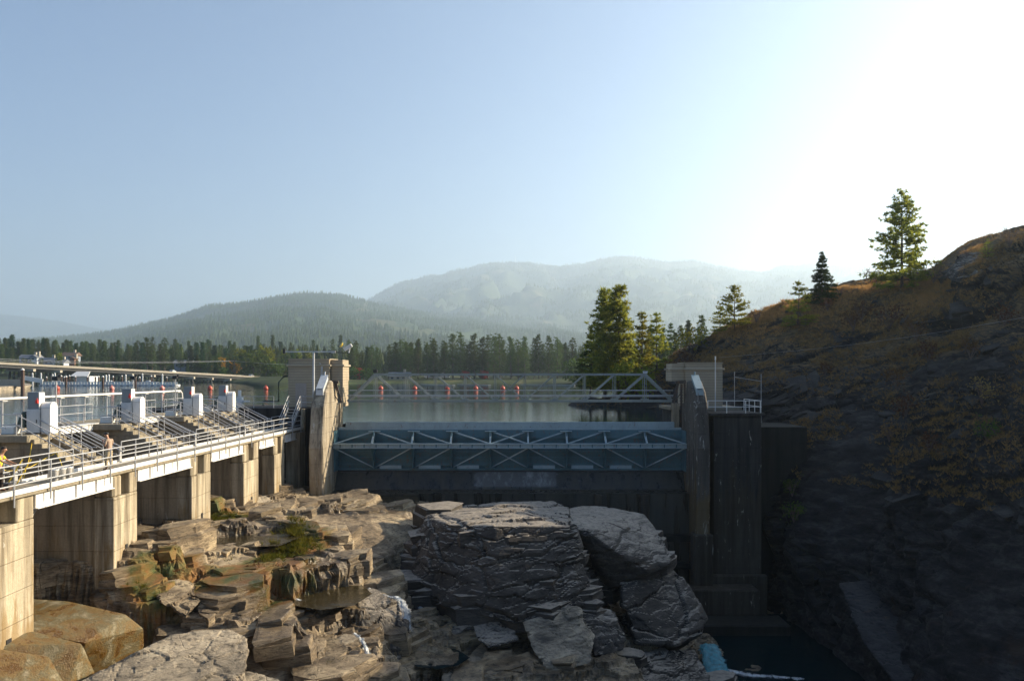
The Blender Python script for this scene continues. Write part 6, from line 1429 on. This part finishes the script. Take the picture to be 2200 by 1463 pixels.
def wood(name, lab, n, seed, px0, px1, D0, D1, h, zfun):
    r_ = np.random.default_rng(seed); px = r_.uniform(px0, px1, n); D = r_.uniform(D0, D1, n); P = np.stack([(px-CX)/F*D, D, zfun(px, D)], 1); hh = h*r_.uniform(.6, 1.2, n)
    V, Fc = cones(P, hh, hh*r_.uniform(.17, .26, n), seed); tag(link_mesh(name, np_mesh(name, V, Fc), M['pinefar']), lab, 'forest', kind='stuff')
wood('shore_forest', 'thick conifer wood behind the first trees of the far shore', 5200, 5, -150, 1500, 640, 1150, 19, lambda px, D: np.where(px < 700, 2+(D-640)*.018, -1.+(D-640)*.012))
wood('shore_forest', 'conifer wood behind the rocky point at the right', 500, 6, 1230, 1700, 420, 640, 17, lambda px, D: np.full(len(px), -3.))
# radio masts on the mountain
for px, lab in ((1107, 'thin radio mast on the left mountain summit'), (1361, 'thin radio mast on the right mountain summit')):
    p = U(px, 566 if px < 1200 else 553, 9900); t = thing('radio_mast', lab, 'mast', p); MB().tube([p-Vector((0, 0, 20)), p+Vector((0, 0, 95))], 3.2, 4, True, 1.8).build('mast', M['galv'], t)

# ---------------- moving water in the gorge ----------------
def fallmat(name, c, lo):
    t = NT(name); n = t.noise(t.mapv((16, 16, 1.6)), 1, 6, .75, .6); n2 = t.noise(t.mapv((4, 4, .6)), 1, 3)
    t.col(t.mix(t.ramp(n2, [(.35, 0.), (.65, 1.)]), c, tuple(x*.45 for x in c))); t.rough(.35); u = t.attr('edge'); k = t.math('ADD', t.math('MULTIPLY', n, .7), t.math('MULTIPLY', n2, .4)); k = t.math('SUBTRACT', k, t.math('MULTIPLY', u, .35))
    al = t.ramp(k, [(lo, 0.), (lo+.1, 1.)]); t.L.new(al, t.p.inputs['Alpha']); t.bump(n, .8, .05); return t.m
M['fall'] = fallmat('falling_white_water', (.78, .83, .86), .47); M['tfall'] = fallmat('turquoise_rushing_water', (.03, .3, .38), .24)
M['dpool'] = watermat('dark_gorge_water', (.001, .01, .013), .15, 1, 1, .3)
def strands(name, lab, path, wid, n, seed, mat='fall', r0=.018, kind='structure'):
    r_ = random.Random(seed); NSg, NW = 30, 12; V = []; ed = []
    for layer in range(3):
        for q in range(NSg):
            x = q/(NSg-1)*(len(path)-1); i = min(int(x), len(path)-2); p = path[i].lerp(path[i+1], x-i); d = (path[i+1]-path[i]); sd = Vector((d.y, -d.x, 0)); sd = sd.normalized() if sd.length > .01 else Vector((1, 0, 0))
            sd = (sd*.4+Vector((1, 0, 0))*.6*(1 if sd.x > 0 else -1)).normalized()
            for k in range(NW):
                u = (k/(NW-1)-.5)*2; w_ = wid*(.7+.5*q/NSg)*(1+.25*mnoise.noise(Vector((q*.4, layer*3, seed))))
                o = Vector((0, -.04-.05*layer, .05+.05*layer))+Vector((mnoise.noise(Vector((q*.5, k*.7, seed+layer)))*.12, mnoise.noise(Vector((q*.6, k, 9+layer)))*.08, mnoise.noise(Vector((q*.3, k*.5, 19+layer)))*.08))
                V.append(p+sd*u*w_+o+Vector((0, 0, -.06*u*u))); ed.append(abs(u)**2)
    Fc = [(l*NSg*NW+q*NW+k, l*NSg*NW+q*NW+k+1, l*NSg*NW+(q+1)*NW+k+1, l*NSg*NW+(q+1)*NW+k) for l in range(3) for q in range(NSg-1) for k in range(NW-1)]
    me = np_mesh(name, np.array(V), np.array(Fc)); setattr_f(me, 'edge', ed); return tag(link_mesh(name, me, M[mat], smooth=True), lab, None, None, kind)
def flat_patch(name, lab, pts, mat, z=None):
    V = [UZ(px, py, z) for px, py in pts]; o = MB().add([(v.x, v.y, z) for v in V], [tuple(range(len(V)))]).build(name, M[mat]); return tag(o, lab, None, None, 'structure')
fall = [U(850,1284,44.6), U(862,1292,44.3), U(872,1315,44), U(874,1345,43.8), U(880,1378,43.6)]
strands('waterfall', 'white waterfall pouring over the tall dark block', fall, .45, 70, 1)
strands('waterfall', 'foaming lip of water above the waterfall', [U(792,1266,45.2), U(812,1276,45), U(835,1284,44.8), U(855,1289,44.5)], .2, 34, 2)
strands('waterfall', 'narrow white cascade beside the rounded boulder', [U(760,1362,40.4), U(775,1372,39.9), U(786,1392,39.4), U(800,1430,38.9), U(818,1475,38.4)], .2, 46, 3)
strands('waterfall', 'foam splashing at the foot of the waterfall', [U(862,1380,43.6), U(885,1388,43.6), U(920,1386,44.2)], .7, 60, 4, r0=.02)
strands('waterfall', 'thin rapids left of the large boulder', [U(890,1292,49), U(905,1308,48), U(925,1318,47.8)], .3, 26, 5)
strands('waterfall', 'foaming water on the wet ledge above the cascade', [U(640,1290,42), U(655,1300,41.6), U(668,1318,41)], .35, 26, 6)
strands('waterfall', 'thin water trickle from the stream under the dam', [U(305,1150,44.4), U(330,1145,44.6), U(350,1146,44.4)], .12, 22, 7)
strands('waterfall', 'white foam edging the turquoise pool', [U(1560,1440,53), U(1610,1452,52.5), U(1660,1455,52.5), U(1720,1462,52)], .8, 70, 8, r0=.03)
strands('waterfall', 'turquoise chute of water at the gorge bottom', [U(1520,1385,53), U(1530,1412,52), U(1543,1450,50.5), U(1552,1490,49)], .85, 160, 9, 'tfall')
z_ = -19.7; tag(MB().add([(8, 38, z_), (28, 38, z_), (28, 66, z_), (8, 66, z_)], [(0, 1, 2, 3)]).build('gorge_pool', M['dpool']), 'turquoise pool at the bottom of the gorge', None, None, 'structure')
flat_patch('stream_water', 'shallow brown stream between the piers and the rock plateau', [(306,1152),(320,1130),(412,1134),(470,1138),(560,1132),(640,1140),(655,1150),(600,1172),(500,1176),(440,1160),(380,1165),(318,1175)], 'stream', -9.52)
flat_patch('stream_water', 'shallow wet pool on the ledge in the middle of the gorge', [(640,1250),(690,1232),(770,1250),(800,1275),(760,1300),(690,1310),(630,1300)], 'stream', -11.75)
flat_patch('stream_water', 'dark pool in the crevice below the plateau', [(325,1330),(400,1325),(430,1340),(400,1365),(340,1370)], 'dpool', -12.3)
flat_patch('stream_water', 'dark pool at the foot of the waterfall', [(865,1378),(900,1372),(935,1378),(985,1396),(1010,1412),(985,1428),(940,1436),(895,1432),(868,1410)], 'dpool', -15.2)
flat_patch('stream_water', 'thin water sheet along the foot of the gate sill', [(665,1058),(900,1062),(900,1078),(760,1078),(700,1066)], 'stream', -10.15)
